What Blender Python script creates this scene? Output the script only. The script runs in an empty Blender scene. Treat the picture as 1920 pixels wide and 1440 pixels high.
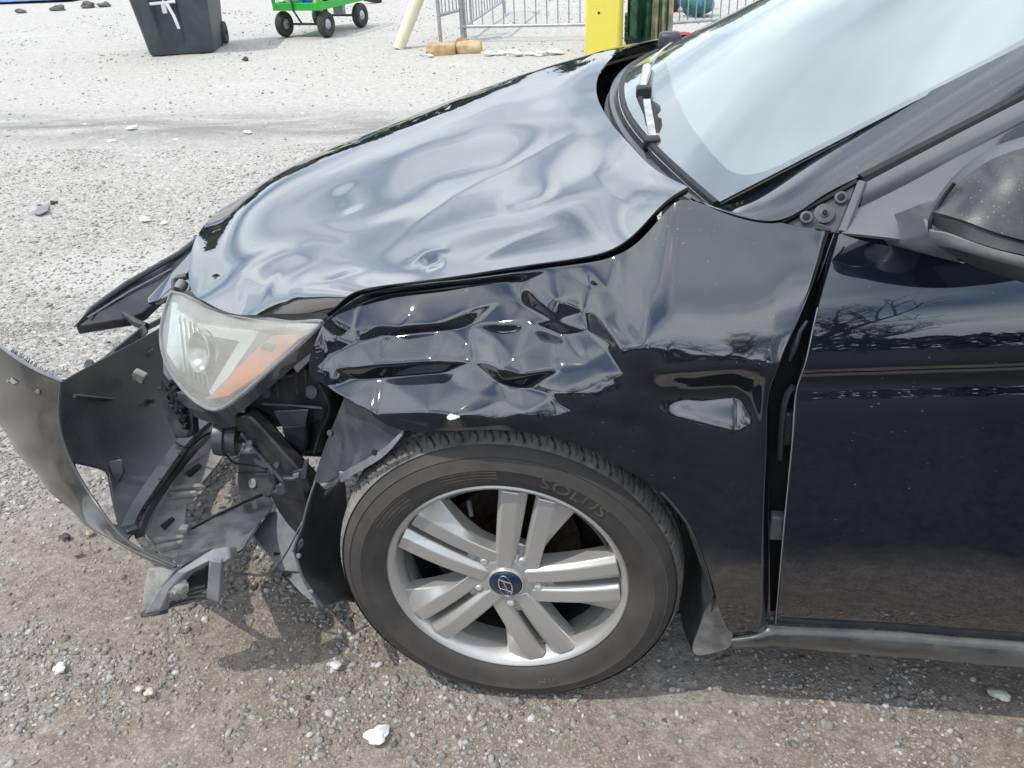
import bpy, bmesh, math, random
import numpy as np
from mathutils import Vector, Matrix
random.seed(7); RNG = np.random.default_rng(11)
S = bpy.context.scene
COL = S.collection
R = math.radians

# ------------------------------------------------------------------ camera
CAM = np.array([0.194, -1.022, 1.364]); PITCH, YAW, ROLL, FPX = R(30.87), R(8.89), R(-2.9), 1520.0
FW = np.array([-math.sin(YAW)*math.cos(PITCH), math.cos(YAW)*math.cos(PITCH), -math.sin(PITCH)])
_r = np.array([math.cos(YAW), math.sin(YAW), 0.0]); _u = np.cross(_r, FW)
RT = _r*math.cos(ROLL)+_u*math.sin(ROLL); UP = -_r*math.sin(ROLL)+_u*math.cos(ROLL)
cd = bpy.data.cameras.new('camera'); cam = bpy.data.objects.new('camera', cd); COL.objects.link(cam)
cd.sensor_width = 36; cd.lens = FPX/1920*36; cd.clip_start = .02; cd.clip_end = 2000
cam.matrix_world = Matrix(((RT[0], UP[0], -FW[0], CAM[0]), (RT[1], UP[1], -FW[1], CAM[1]), (RT[2], UP[2], -FW[2], CAM[2]), (0, 0, 0, 1)))
S.camera = cam

# ------------------------------------------------------------------ sky and sun
SUN_L = Vector((.45, .27, -1.0)).normalized()            # direction the light travels
SUN_EL = math.asin(-SUN_L.z); SUN_AZ = math.atan2(-SUN_L.x, -SUN_L.y)
w = bpy.data.worlds.new('World'); S.world = w; w.use_nodes = True
nt = w.node_tree; nt.nodes.clear()
def N(t, kind, **kw):
    n = t.nodes.new(kind)
    for k, v in kw.items():
        if hasattr(n, k) and k not in n.inputs: setattr(n, k, v)
        else: n.inputs[k].default_value = v
    return n
SKY_OFF = (5.2, 9.3)
out = N(nt, 'ShaderNodeOutputWorld'); bg = N(nt, 'ShaderNodeBackground'); bg.inputs['Strength'].default_value = .15
sky = N(nt, 'ShaderNodeTexSky'); sky.sky_type = 'NISHITA'; sky.sun_disc = False; sky.sun_elevation = SUN_EL; sky.sun_rotation = SUN_AZ
sky.air_density = 1.0; sky.dust_density = .6; sky.ozone_density = 1.2
tc = N(nt, 'ShaderNodeTexCoord'); sx = N(nt, 'ShaderNodeSeparateXYZ'); vr = N(nt, 'ShaderNodeVectorRotate'); vr.rotation_type = 'Z_AXIS'; vr.inputs['Angle'].default_value = R(-55); nt.links.new(tc.outputs['Generated'], vr.inputs['Vector']); nt.links.new(vr.outputs[0], sx.inputs[0])
def math_(t, op, a, b=None, c=None, clamp=False):
    n = t.nodes.new('ShaderNodeMath'); n.operation = op; n.use_clamp = clamp
    for i, v in enumerate((a, b, c)):
        if v is None: continue
        if isinstance(v, (int, float)): n.inputs[i].default_value = v
        else: t.links.new(v, n.inputs[i])
    return n.outputs[0]
zz = math_(nt, 'ADD', math_(nt, 'MAXIMUM', sx.outputs[2], 0.0), .22)
cx = math_(nt, 'MULTIPLY', math_(nt, 'DIVIDE', sx.outputs[0], zz), .62); cy = math_(nt, 'MULTIPLY', math_(nt, 'DIVIDE', sx.outputs[1], zz), 1.35)
cmb = N(nt, 'ShaderNodeCombineXYZ'); nt.links.new(math_(nt, 'ADD', cx, SKY_OFF[0]), cmb.inputs[0]); nt.links.new(math_(nt, 'ADD', cy, SKY_OFF[1]), cmb.inputs[1])
n1 = N(nt, 'ShaderNodeTexNoise', Scale=.9, Detail=5.0, Roughness=.48, Distortion=.15); nt.links.new(cmb.outputs[0], n1.inputs['Vector'])
n2 = N(nt, 'ShaderNodeTexNoise', Scale=1.5, Detail=4.0, Roughness=.45, Distortion=.1); nt.links.new(cmb.outputs[0], n2.inputs['Vector'])
cr = N(nt, 'ShaderNodeValToRGB'); cr.color_ramp.elements[0].position = .34; cr.color_ramp.elements[1].position = .54
nt.links.new(n1.outputs['Fac'], cr.inputs['Fac'])
cc = N(nt, 'ShaderNodeValToRGB'); cc.color_ramp.elements[0].position = .3; cc.color_ramp.elements[1].position = .68
CLOUD_DARK, CLOUD_LIT = (7.8, 8.7, 9.8, 1), (11.6, 12.2, 12.7, 1)
cc.color_ramp.elements[0].color = CLOUD_DARK; cc.color_ramp.elements[1].color = CLOUD_LIT
nt.links.new(n2.outputs['Fac'], cc.inputs['Fac'])
mx = N(nt, 'ShaderNodeMix'); mx.data_type = 'RGBA'
nt.links.new(cr.outputs['Color'], mx.inputs['Factor']); nt.links.new(sky.outputs[0], mx.inputs['A']); nt.links.new(cc.outputs['Color'], mx.inputs['B'])
nt.links.new(mx.outputs['Result'], bg.inputs['Color']); nt.links.new(bg.outputs[0], out.inputs['Surface'])

sl = bpy.data.lights.new('sun', 'SUN'); sl.energy = 2.35; sl.angle = R(.55); sl.color = (1, .945, .86)
sun = bpy.data.objects.new('sun', sl); COL.objects.link(sun); sun.rotation_euler = SUN_L.to_track_quat('-Z', 'Y').to_euler()
sun.location = (-7, -5, 14)
S.view_settings.view_transform = 'Standard'; S.view_settings.look = 'None'; S.view_settings.gamma = 1; S.view_settings.use_curve_mapping = False
S.view_settings.exposure = 0.16

# ------------------------------------------------------------------ helpers
def un(px, py, **k):                      # where the sight line meets the plane x=, y= or z=
    d = FW+RT*(px-960)/FPX-UP*(py-720)/FPX
    ax, v = next(iter(k.items())); i = 'xyz'.index(ax)
    return CAM+d*((v-CAM[i])/d[i])
def P(px, py, y): return un(px, py, y=y)
def PL(lst): return np.array([P(*q) for q in lst])
def proj(X):
    d = np.asarray(X)-CAM; z = d@FW
    return np.stack([960+FPX*(d@RT)/z, 720-FPX*(d@UP)/z], -1)
def spl(pts, n, corner=False):            # smooth curve through points, n samples
    p = np.asarray(pts, float); t = np.r_[0, np.cumsum(np.linalg.norm(np.diff(p, axis=0), axis=1)**.7)]
    t /= t[-1]; q = np.linspace(0, 1, n) if np.isscalar(n) else np.asarray(n)
    if corner or len(p) < 3: return np.stack([np.interp(q, t, p[:, k]) for k in range(p.shape[1])], 1)
    h = np.diff(t); m = len(p); A = np.zeros((m, m)); b = np.zeros((m, p.shape[1]))
    A[0, 0] = A[-1, -1] = 1
    for i in range(1, m-1):
        A[i, i-1], A[i, i], A[i, i+1] = h[i-1], 2*(h[i-1]+h[i]), h[i]
        b[i] = 3*((p[i+1]-p[i])/h[i]-(p[i]-p[i-1])/h[i-1])
    c = np.linalg.solve(A, b); i = np.clip(np.searchsorted(t, q, 'right')-1, 0, m-2); s = (q-t[i])[:, None]; hi = h[i][:, None]
    bb = (p[i+1]-p[i])/hi-hi*(2*c[i]+c[i+1])/3; dd = (c[i+1]-c[i])/(3*hi)
    return p[i]+bb*s+c[i]*s*s+dd*s**3
def surf(rows, nu, nv, corner=False):     # smooth sheet through rows of points (all rows the same length)
    a = np.array([spl(r, nu, corner) for r in rows]); return np.stack([spl(a[:, j], nv, corner) for j in range(nu)], 1)
def sstep(a, b, x): t = np.clip((x-a)/(b-a), 0, 1); return t*t*(3-2*t)

def empty(name, loc, label=None, cat=None, group=None, rz=0):
    o = bpy.data.objects.new(name, None); COL.objects.link(o); o.location = loc; o.rotation_euler.z = rz; o.empty_display_size = .1
    tag(o, label, cat, group); return o
def tag(o, label=None, cat=None, group=None, kind=None):
    for k, v in (('label', label), ('category', cat), ('group', group), ('kind', kind)):
        if v: o[k] = v
    return o
def link(name, me, mat, parent=None, smooth=True, world=True):
    o = bpy.data.objects.new(name, me); COL.objects.link(o)
    if mat and not me.materials: me.materials.append(mat)
    if smooth is True: me.shade_smooth()
    elif smooth: 
        me.shade_smooth(); me.set_sharp_from_angle(angle=R(smooth))
    if parent:
        o.parent = parent
        if world and parent.type == 'EMPTY':          # the part is written in world coordinates
            o.matrix_parent_inverse = Matrix.LocRotScale(parent.location, parent.rotation_euler, None).inverted()
    return o
def mesh(name, v, f):
    me = bpy.data.meshes.new(name); me.from_pydata([tuple(map(float, q)) for q in v], [], [tuple(int(i) for i in q) for q in f]); me.update(); return me
def grid_faces(nv, nu, cu=False, cv=False):
    f = []
    for i in range(nv if cv else nv-1):
        for j in range(nu if cu else nu-1):
            a, b = i*nu+j, i*nu+(j+1) % nu; c, d = ((i+1) % nv)*nu+(j+1) % nu, ((i+1) % nv)*nu+j
            f.append((a, b, c, d))
    return f
def sheet(name, G, mat, parent=None, thick=.0, flip=False, offset=-1, smooth=True):
    nv, nu = G.shape[:2]; f = grid_faces(nv, nu)
    if flip: f = [q[::-1] for q in f]
    o = link(name, mesh(name, G.reshape(-1, 3), f), mat, parent, smooth)
    if thick:
        m = o.modifiers.new('thickness', 'SOLIDIFY'); m.thickness = thick; m.offset = offset
        e = o.modifiers.new('crisp_rim', 'EDGE_SPLIT'); e.split_angle = R(66); e.use_edge_sharp = False
    return o
def bevel(o, w, seg=2, ang=35):
    m = o.modifiers.new('bevel', 'BEVEL'); m.width = w; m.segments = seg; m.limit_method = 'ANGLE'; m.angle_limit = R(ang); return o
def plate(name, pts, th, mat, parent=None, bev=.002, smooth=30):   # closed outline (3D, about flat) pushed back by th along -normal
    p = np.asarray(pts, float); n = len(p)
    nr = sum(np.cross(p[i]-p[0], p[(i+1) % n]-p[0]) for i in range(n)); nr = nr/np.linalg.norm(nr)
    if nr@(CAM-p.mean(0)) < 0: p = p[::-1]; nr = -nr
    v = np.r_[p, p-nr*th]; f = [tuple(range(n)), tuple(range(2*n-1, n-1, -1))]+[(i, i+n, (i+1) % n+n, (i+1) % n) for i in range(n)]
    me = mesh(name, v, f); bm = bmesh.new(); bm.from_mesh(me); bmesh.ops.triangulate(bm, faces=[q for q in bm.faces if len(q.verts) > 4]); bmesh.ops.recalc_face_normals(bm, faces=bm.faces); bm.to_mesh(me); bm.free()
    o = link(name, me, mat, parent, smooth)
    if bev: bevel(o, bev, 2)
    return o
def plates(name, lst, th, mat, parent=None, bev=.0015):
    V, F = [], []
    for pts in lst:
        p = np.asarray(pts, float); n = len(p); nr = sum(np.cross(p[i]-p[0], p[(i+1) % n]-p[0]) for i in range(n)); nr = nr/np.linalg.norm(nr)
        if nr@(CAM-p.mean(0)) < 0: p = p[::-1]; nr = -nr
        k = len(V); V += list(p)+list(p-nr*th)
        F += [tuple(range(k, k+n)), tuple(range(k+2*n-1, k+n-1, -1))]+[(k+i, k+i+n, k+(i+1) % n+n, k+(i+1) % n) for i in range(n)]
    o = link(name, mesh(name, V, F), mat, parent, 30)
    if bev: bevel(o, bev, 1)
    return o
def tube_vf(pts, r, k=8, cap=True):
    p = np.asarray(pts, float); n = len(p); r = np.full(n, r) if np.isscalar(r) else np.asarray(r)
    t = np.gradient(p, axis=0); t /= np.linalg.norm(t, axis=1)[:, None]+1e-12
    ref = np.array([0, 0, 1.]) if abs(t[0][2]) < .9 else np.array([1., 0, 0]); a = np.cross(t[0], ref); a /= np.linalg.norm(a)
    v = []
    for i in range(n):
        a = a-t[i]*(a@t[i]); a /= np.linalg.norm(a)+1e-12; b = np.cross(t[i], a)
        for j in range(k):
            an = 2*math.pi*j/k; v.append(p[i]+r[i]*(a*math.cos(an)+b*math.sin(an)))
    f = grid_faces(n, k, cu=True)
    if cap: f += [tuple(range(k-1, -1, -1)), tuple(range((n-1)*k, n*k))]
    return v, f
def tube(name, pts, r, mat, parent=None, k=8, smooth=40):
    v, f = tube_vf(pts, r, k); return link(name, mesh(name, v, f), mat, parent, smooth)
def tubes(name, lst, mat, parent=None, k=6, smooth=40):
    V, F = [], []
    for pts, r in lst:
        v, f = tube_vf(pts, r, k); o = len(V); V += v; F += [tuple(i+o for i in q) for q in f]
    return link(name, mesh(name, V, F), mat, parent, smooth)
def box_vf(c, s, rot=None):
    c = np.asarray(c, float); s = np.asarray(s, float)/2
    v = np.array([[x, y, z] for z in (-1, 1) for y in (-1, 1) for x in (-1, 1)])*s
    if rot is not None: v = v@np.array(rot).T
    return list(v+c), [(0, 2, 3, 1), (4, 5, 7, 6), (0, 1, 5, 4), (2, 6, 7, 3), (0, 4, 6, 2), (1, 3, 7, 5)]
def box(name, c, s, mat, parent=None, rot=None, bev=.004):
    v, f = box_vf(c, s, rot); o = link(name, mesh(name, v, f), mat, parent, 30)
    if bev: bevel(o, bev, 2)
    return o
def boxes(name, lst, mat, parent=None, bev=.002):
    V, F = [], []
    for b in lst:
        v, f = box_vf(*b); k = len(V); V += v; F += [tuple(i+k for i in q) for q in f]
    o = link(name, mesh(name, V, F), mat, parent, 30)
    if bev: bevel(o, bev, 1)
    return o
def lathe(name, prof, c, axis, mat, parent=None, n=48, smooth=35, ph=0):     # prof: (radius, along-axis)
    ax = np.asarray(axis, float); ax /= np.linalg.norm(ax); ref = np.array([0, 0, 1.]) if abs(ax[2]) < .9 else np.array([1., 0, 0])
    a = np.cross(ax, ref); a /= np.linalg.norm(a); b = np.cross(ax, a); c = np.asarray(c, float)
    v = [c+ax*h+r*(a*math.cos(ph+2*math.pi*j/n)+b*math.sin(ph+2*math.pi*j/n)) for r, h in prof for j in range(n)]
    f = grid_faces(len(prof), n, cu=True)
    me = mesh(name, v, f); bm = bmesh.new(); bm.from_mesh(me); bmesh.ops.remove_doubles(bm, verts=bm.verts, dist=1e-6); bmesh.ops.recalc_face_normals(bm, faces=bm.faces); bm.to_mesh(me); bm.free()
    return link(name, me, mat, parent, smooth)

def locate(G, px, py):                     # the point of a sheet seen at a place in the photograph
    q = proj(G); k = np.argmin(((q-[px, py])**2).sum(-1).ravel()); return G.reshape(-1, 3)[k]
def dents(G, axis, lst):                   # (ax, ay, bx, by, width, amount, sharp) ridges and hollows along segments
    G0 = G.copy(); q = G0; D = np.zeros(G.shape[:2]); ax = np.asarray(axis, float); ax /= np.linalg.norm(ax)
    for (x1, y1, x2, y2, wd, am, *sh) in lst:
        a, b = locate(G0, x1, y1), locate(G0, x2, y2); ab = b-a; L2 = ab@ab+1e-9
        t = ((q-a)@ab)/L2; tt = np.clip(t, 0, 1); d = np.linalg.norm(q-a-tt[..., None]*ab, axis=-1)
        end = 1.0
        k = np.exp(-(d/wd)**2) if not sh or not sh[0] else np.exp(-np.abs(d)/wd*1.2)
        if sh and sh[0]: k = np.exp(-np.sqrt((d/wd)**2+.02))*1.15
        D += am*k*end
    return G+D[..., None]*ax

# ------------------------------------------------------------------ materials
def mat(name, col, rough=.5, metal=0.0, spec=.5, coat=0, coat_rough=.03, coat_ior=1.5, var=0, vscale=20, vcol=None, bump=0, bscale=200, alpha=1, trans=0, ior=1.5, rvar=0):
    m = bpy.data.materials.new(name); m.use_nodes = True; t = m.node_tree; b = t.nodes['Principled BSDF']
    b.inputs['Base Color'].default_value = (*col, 1); b.inputs['Roughness'].default_value = rough; b.inputs['Metallic'].default_value = metal
    b.inputs['Specular IOR Level'].default_value = spec; b.inputs['Coat Weight'].default_value = coat; b.inputs['Coat Roughness'].default_value = coat_rough; b.inputs['Coat IOR'].default_value = coat_ior
    b.inputs['Alpha'].default_value = alpha; b.inputs['Transmission Weight'].default_value = trans; b.inputs['IOR'].default_value = ior
    tcn = N(t, 'ShaderNodeTexCoord')
    if var:
        n = N(t, 'ShaderNodeTexNoise', Scale=vscale, Detail=6.0, Roughness=.6); t.links.new(tcn.outputs['Object'], n.inputs['Vector'])
        r = N(t, 'ShaderNodeValToRGB'); r.color_ramp.elements[0].position = .38; r.color_ramp.elements[1].position = .66
        v2 = vcol if vcol else tuple(min(1, c*(1+var)) for c in col)
        r.color_ramp.elements[0].color = (*(c*(1-var*.5) for c in col), 1) if not vcol else (*col, 1); r.color_ramp.elements[1].color = (*v2, 1)
        t.links.new(n.outputs['Fac'], r.inputs['Fac']); t.links.new(r.outputs['Color'], b.inputs['Base Color'])
        if rvar:
            t.links.new(math_(t, 'MULTIPLY_ADD', n.outputs['Fac'], rvar, rough-rvar*.5, True), b.inputs['Roughness'])
    if bump:
        n = N(t, 'ShaderNodeTexNoise', Scale=bscale, Detail=4.0); t.links.new(tcn.outputs['Object'], n.inputs['Vector'])
        bp = N(t, 'ShaderNodeBump'); bp.inputs['Strength'].default_value = bump; bp.inputs['Distance'].default_value = .002
        t.links.new(n.outputs['Fac'], bp.inputs['Height']); t.links.new(bp.outputs['Normal'], b.inputs['Normal'])
    return m
def dusty(name, col, dust, rough, amount, scale=14, lo=.45, hi=.7, coat=0, coat_ior=1.5, coat_rough=.02, speck=0, low=None, spec=.5, bump=0, bscale=300, stretch=None, metal=0):
    """base material under patches and specks of dust; low=(z0,z1): dust gathers below z0"""
    m = mat(name, col, rough, metal=metal, spec=spec, coat=coat, coat_rough=coat_rough, coat_ior=coat_ior, bump=bump, bscale=bscale); t = m.node_tree; b = t.nodes['Principled BSDF']
    o = t.nodes['Material Output']; tcn = N(t, 'ShaderNodeTexCoord'); vec = tcn.outputs['Object']
    if stretch:
        mp = N(t, 'ShaderNodeMapping'); mp.inputs['Scale'].default_value = stretch; t.links.new(vec, mp.inputs['Vector']); vec = mp.outputs[0]
    n = N(t, 'ShaderNodeTexNoise', Scale=scale, Detail=8.0, Roughness=.65); t.links.new(vec, n.inputs['Vector'])
    f = math_(t, 'MULTIPLY_ADD', n.outputs['Fac'], 1/(hi-lo), -lo/(hi-lo), True); f = math_(t, 'MULTIPLY', f, amount)
    if low:
        s = N(t, 'ShaderNodeSeparateXYZ'); t.links.new(tcn.outputs['Object'], s.inputs[0])
        g = math_(t, 'MULTIPLY_ADD', s.outputs[2], -1/(low[0]-low[1]), low[0]/(low[0]-low[1]), True); f = math_(t, 'MULTIPLY', f, g)
    if speck:
        v = N(t, 'ShaderNodeTexVoronoi', Scale=260.0); v.feature = 'F1'; t.links.new(vec, v.inputs['Vector'])
        n3 = N(t, 'ShaderNodeTexNoise', Scale=9.0, Detail=2.0); t.links.new(vec, n3.inputs['Vector'])
        th = math_(t, 'MULTIPLY_ADD', n3.outputs['Fac'], .62, -.17)
        sp = math_(t, 'LESS_THAN', v.outputs['Distance'], th); 
        col2 = N(t, 'ShaderNodeSeparateColor'); t.links.new(v.outputs['Color'], col2.inputs[0])
        sp = math_(t, 'MULTIPLY', sp, math_(t, 'GREATER_THAN', col2.outputs[0], 1-.35*speck)); sp = math_(t, 'MULTIPLY', sp, .5)
        f = math_(t, 'MAXIMUM', f, sp)
    d = N(t, 'ShaderNodeBsdfDiffuse'); d.inputs['Color'].default_value = (*dust, 1)
    mixs = N(t, 'ShaderNodeMixShader'); t.links.new(f, mixs.inputs[0]); t.links.new(b.outputs[0], mixs.inputs[1]); t.links.new(d.outputs[0], mixs.inputs[2]); t.links.new(mixs.outputs[0], o.inputs['Surface'])
    return m
M = {}
M['paint'] = dusty('black_paint', (.005, .008, .012), (.32, .31, .30), .3, .02, scale=7, lo=.42, hi=.8, spec=0, coat=1, coat_ior=2.1, coat_rough=.05, speck=.1, bump=0)
M['door_paint'] = dusty('black_door_paint', (.005, .008, .0145), (.30, .29, .28), .3, .02, scale=9, lo=.42, hi=.8, spec=0, coat=1, coat_ior=1.95, coat_rough=.02, speck=.1, stretch=(.45, 1, 1))
M['hood_paint'] = dusty('black_hood_paint', (.006, .008, .012), (.36, .36, .37), .3, .06, scale=6, lo=.4, hi=.8, spec=0, coat=1, coat_ior=3.7, coat_rough=.025, speck=.15)
M['sill_paint'] = dusty('dusty_sill_paint', (.010, .012, .016), (.22, .215, .20), .35, .6, scale=11, lo=.40, hi=.68, coat=.8, coat_rough=.1, stretch=(.5, 1, 1))
M['plastic'] = dusty('black_plastic', (.018, .0195, .022), (.20, .19, .18), .42, .22, scale=18, lo=.45, hi=.75, spec=.5, bump=.15, bscale=900)
M['plastic_grey'] = dusty('grey_black_plastic', (.036, .041, .049), (.26, .25, .24), .42, .28, scale=16, lo=.42, hi=.72, bump=.2, bscale=500)
M['pale_plastic'] = dusty('dusty_pale_plastic', (.15, .15, .15), (.40, .385, .36), .55, .8, scale=20, lo=.35, hi=.65)
M['corner_paint'] = dusty('dusty_corner_paint', (.020, .026, .036), (.27, .28, .29), .3, .45, scale=14, lo=.38, hi=.72, coat=.9, coat_rough=.12, coat_ior=1.7)
M['cap_plastic'] = dusty('dusty_cap_plastic', (.06, .062, .064), (.32, .31, .285), .5, .7, scale=14, lo=.38, hi=.7)
M['light_grey'] = dusty('light_grey_plastic', (.16, .175, .19), (.34, .335, .32), .5, .5, scale=24, lo=.4, hi=.65)
M['trim'] = dusty('satin_black_trim', (.045, .05, .056), (.25, .25, .25), .38, .10, scale=30, lo=.45, hi=.75, spec=.6)
M['frame_trim'] = dusty('satin_window_trim', (.085, .09, .097), (.3, .3, .3), .34, .1, scale=30, lo=.45, hi=.75, spec=.8, coat=.5, coat_rough=.25)
M['rubber'] = mat('black_rubber', (.008, .008, .009), .55)
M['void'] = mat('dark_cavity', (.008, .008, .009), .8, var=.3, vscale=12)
M['bumper_skin'] = dusty('dusty_bumper_skin', (.022, .0215, .021), (.18, .165, .14), .3, .5, scale=12, lo=.32, hi=.70, coat=.9, coat_rough=.07, speck=1)
M['bumper_inner'] = dusty('bumper_inside', (.022, .026, .032), (.22, .22, .22), .45, .25, scale=7, lo=.45, hi=.75, bump=.15, bscale=300)
M['tyre_side'] = dusty('brown_dusty_sidewall', (.027, .026, .025), (.108, .098, .089), .7, .75, scale=9, lo=.22, hi=.62, bump=.25, bscale=260)
M['tread'] = dusty('dusty_tread', (.030, .030, .030), (.30, .285, .265), .75, .75, scale=14, lo=.22, hi=.6, bump=.4, bscale=260)
M['alloy'] = dusty('dusty_silver_alloy', (.56, .555, .54), (.36, .335, .30), .34, .55, scale=7, lo=.30, hi=.72, metal=.65, bump=.1, bscale=500)
M['cap_blue'] = mat('hub_cap_blue', (.010, .020, .050), .35, coat=.6, var=.5, vscale=90)
M['chrome'] = mat('chrome', (.78, .79, .8), .16, 1.0)
M['steel'] = mat('nut_steel', (.62, .61, .59), .4, .5, var=.4, vscale=60)
M['rust'] = mat('rusty_disc', (.035, .027, .02), .5, .5, var=.7, vscale=70)
M['scrape'] = mat('scraped_paint', (.20, .215, .23), .45, var=.6, vscale=160)
M['white'] = mat('white_mark', (.85, .85, .85), .5)
M['glass'] = bpy.data.materials.new('windscreen_glass'); M['glass'].use_nodes = True
def thin_glass(m, ior, tint, dust, amt, scale):
    t = m.node_tree; t.nodes.clear(); o = N(t, 'ShaderNodeOutputMaterial'); fr = N(t, 'ShaderNodeFresnel'); fr.inputs['IOR'].default_value = ior
    gl = N(t, 'ShaderNodeBsdfGlossy'); gl.inputs['Roughness'].default_value = .0; gl.inputs['Color'].default_value = (.95, 1, 1, 1); tr = N(t, 'ShaderNodeBsdfTransparent'); tr.inputs['Color'].default_value = (*tint, 1)
    d = N(t, 'ShaderNodeBsdfDiffuse'); d.inputs['Color'].default_value = (*dust, 1); tcn = N(t, 'ShaderNodeTexCoord'); n = N(t, 'ShaderNodeTexNoise', Scale=float(scale), Detail=5.0); t.links.new(tcn.outputs['Object'], n.inputs['Vector'])
    x = N(t, 'ShaderNodeMixShader'); t.links.new(math_(t, 'MULTIPLY_ADD', n.outputs['Fac'], amt, amt*.5), x.inputs[0]); t.links.new(tr.outputs[0], x.inputs[1]); t.links.new(d.outputs[0], x.inputs[2])
    y = N(t, 'ShaderNodeMixShader'); t.links.new(fr.outputs[0], y.inputs[0]); t.links.new(x.outputs[0], y.inputs[1]); t.links.new(gl.outputs[0], y.inputs[2]); t.links.new(y.outputs[0], o.inputs['Surface'])
thin_glass(M['glass'], 3.0, (.88, .96, .95), (.74, .80, .82), .14, 2.5)  # diffuse film adds brightness that the cloud reflection alone lacks
M['pane'] = bpy.data.materials.new('whitened_inner_glass'); M['pane'].use_nodes = True; thin_glass(M['pane'], 2.4, (.9, .97, .96), (.80, .85, .86), .50, 3)  # stronger pale film, added to whiten the clear pane like mirrored cloud
M['frit'] = mat('black_frit', (.02, .021, .024), .3)
M['dark_glass'] = mat('tinted_glass', (.01, .012, .013), .02, spec=.6)
M['cabin'] = mat('cabin_trim', (.06, .062, .066), .8, var=.3, vscale=30)
M['cowl'] = dusty('cowl_plastic', (.05, .055, .065), (.32, .31, .3), .36, .25, scale=12, lo=.4, hi=.75)
M['wiper_metal'] = mat('worn_wiper_metal', (.55, .55, .52), .35, .6, var=.3, vscale=60)

# ================================================================== GROUND
def axis_lines(lo, hi, fine, far):
    a = list(np.arange(lo, hi+1e-6, fine)); st = fine
    while a[-1] < far: st *= 1.16; a.append(a[-1]+st)
    st = fine
    while a[0] > -far: st *= 1.16; a.insert(0, a[0]-st)
    return np.array(a)
gx, gy = axis_lines(-2.6, 1.4, .03, 260), axis_lines(-.6, 3.2, .03, 260)
def relief(x, y):
    return (.004*np.sin(3.1*x+1.3*np.sin(2.2*y))+.004*np.sin(4.7*y+.9*np.sin(3.3*x+1))+.0025*np.sin(9.1*x+5*y)+.0025*np.sin(8.3*y-6*x+2))-.006
XX, YY = np.meshgrid(gx, gy); ZZ = relief(XX, YY)*np.clip(30/(np.hypot(XX, YY)+1), 0, 1)
gm = bpy.data.materials.new('gravel_ground'); gm.use_nodes = True; t = gm.node_tree; b = t.nodes['Principled BSDF']; b.inputs['Roughness'].default_value = .9; b.inputs['Specular IOR Level'].default_value = .25
tcn = N(t, 'ShaderNodeTexCoord'); V_ = tcn.outputs['Object']
def nz(scale, det=6, rough=.6, vec=None, dist=0):
    n = N(t, 'ShaderNodeTexNoise', Scale=scale, Detail=float(det), Roughness=rough, Distortion=float(dist)); t.links.new(vec or V_, n.inputs['Vector']); return n.outputs['Fac']
def ramp(f, *st):
    r = N(t, 'ShaderNodeValToRGB'); e = r.color_ramp.elements
    while len(e) < len(st): e.new(.5)
    for q, (p_, c_) in zip(e, st): q.position = p_; q.color = (*c_, 1) if len(c_) == 3 else (c_[0], c_[0], c_[0], 1)
    t.links.new(f, r.inputs['Fac']); return r.outputs['Color']
def mixc(f, a, b_, mode='MIX'):
    n = N(t, 'ShaderNodeMix'); n.data_type = 'RGBA'; n.blend_type = mode
    for s_, v in (('Factor', f), ('A', a), ('B', b_)):
        i = [q for q in n.inputs if q.name == s_ and (q.type == 'RGBA' or s_ == 'Factor')][0]
        if s_ == 'Factor': i = n.inputs[0]
        if isinstance(v, (int, float)): i.default_value = v
        elif isinstance(v, tuple): i.default_value = (*v, 1)
        else: t.links.new(v, i)
    return [q for q in n.outputs if q.type == 'RGBA'][0]
sep = N(t, 'ShaderNodeSeparateXYZ'); t.links.new(V_, sep.inputs[0]); gxs, gys = sep.outputs[0], sep.outputs[1]
stone = ramp(nz(95, 3, .7), (.30, (.10, .094, .086)), (.44, (.25, .237, .218)), (.56, (.38, .365, .34)), (.72, (.56, .55, .525)))
vor = N(t, 'ShaderNodeTexVoronoi', Scale=70.0); t.links.new(V_, vor.inputs['Vector']); vsep = N(t, 'ShaderNodeSeparateColor'); t.links.new(vor.outputs['Color'], vsep.inputs[0])
stone = mixc(.55, stone, ramp(vsep.outputs[0], (0, (.14, .13, .12)), (.25, (.27, .253, .233)), (.6, (.38, .365, .34)), (.9, (.48, .468, .445)), (1, (.66, .655, .635))))
dirt = ramp(nz(30, 8, .72), (.3, (.125, .102, .085)), (.5, (.208, .168, .137)), (.7, (.31, .272, .238)))
dirt = mixc(ramp(nz(160, 3, .6), (.52, (0,)), (.64, (.55,))), dirt, (.42, .40, .37))
# dirt lies round the car, clean limestone gravel farther out
rr = math_(t, 'ADD', math_(t, 'MULTIPLY', gys, .75), math_(t, 'MULTIPLY', gxs, -.16))
fd = math_(t, 'ADD', math_(t, 'MULTIPLY', rr, -.62), math_(t, 'MULTIPLY_ADD', nz(1.3, 7, .62, dist=.6), 1.7, -.12))
fd = ramp(fd, (.30, (0,)), (.72, (1,)))
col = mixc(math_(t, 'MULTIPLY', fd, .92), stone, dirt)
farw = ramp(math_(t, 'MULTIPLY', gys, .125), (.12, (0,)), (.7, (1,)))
col = mixc(math_(t, 'MULTIPLY', farw, .5), col, mixc(ramp(nz(16, 8, .8), (.38, (0,)), (.64, (1,))), (.45, .435, .41), (.68, .665, .63)))
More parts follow.
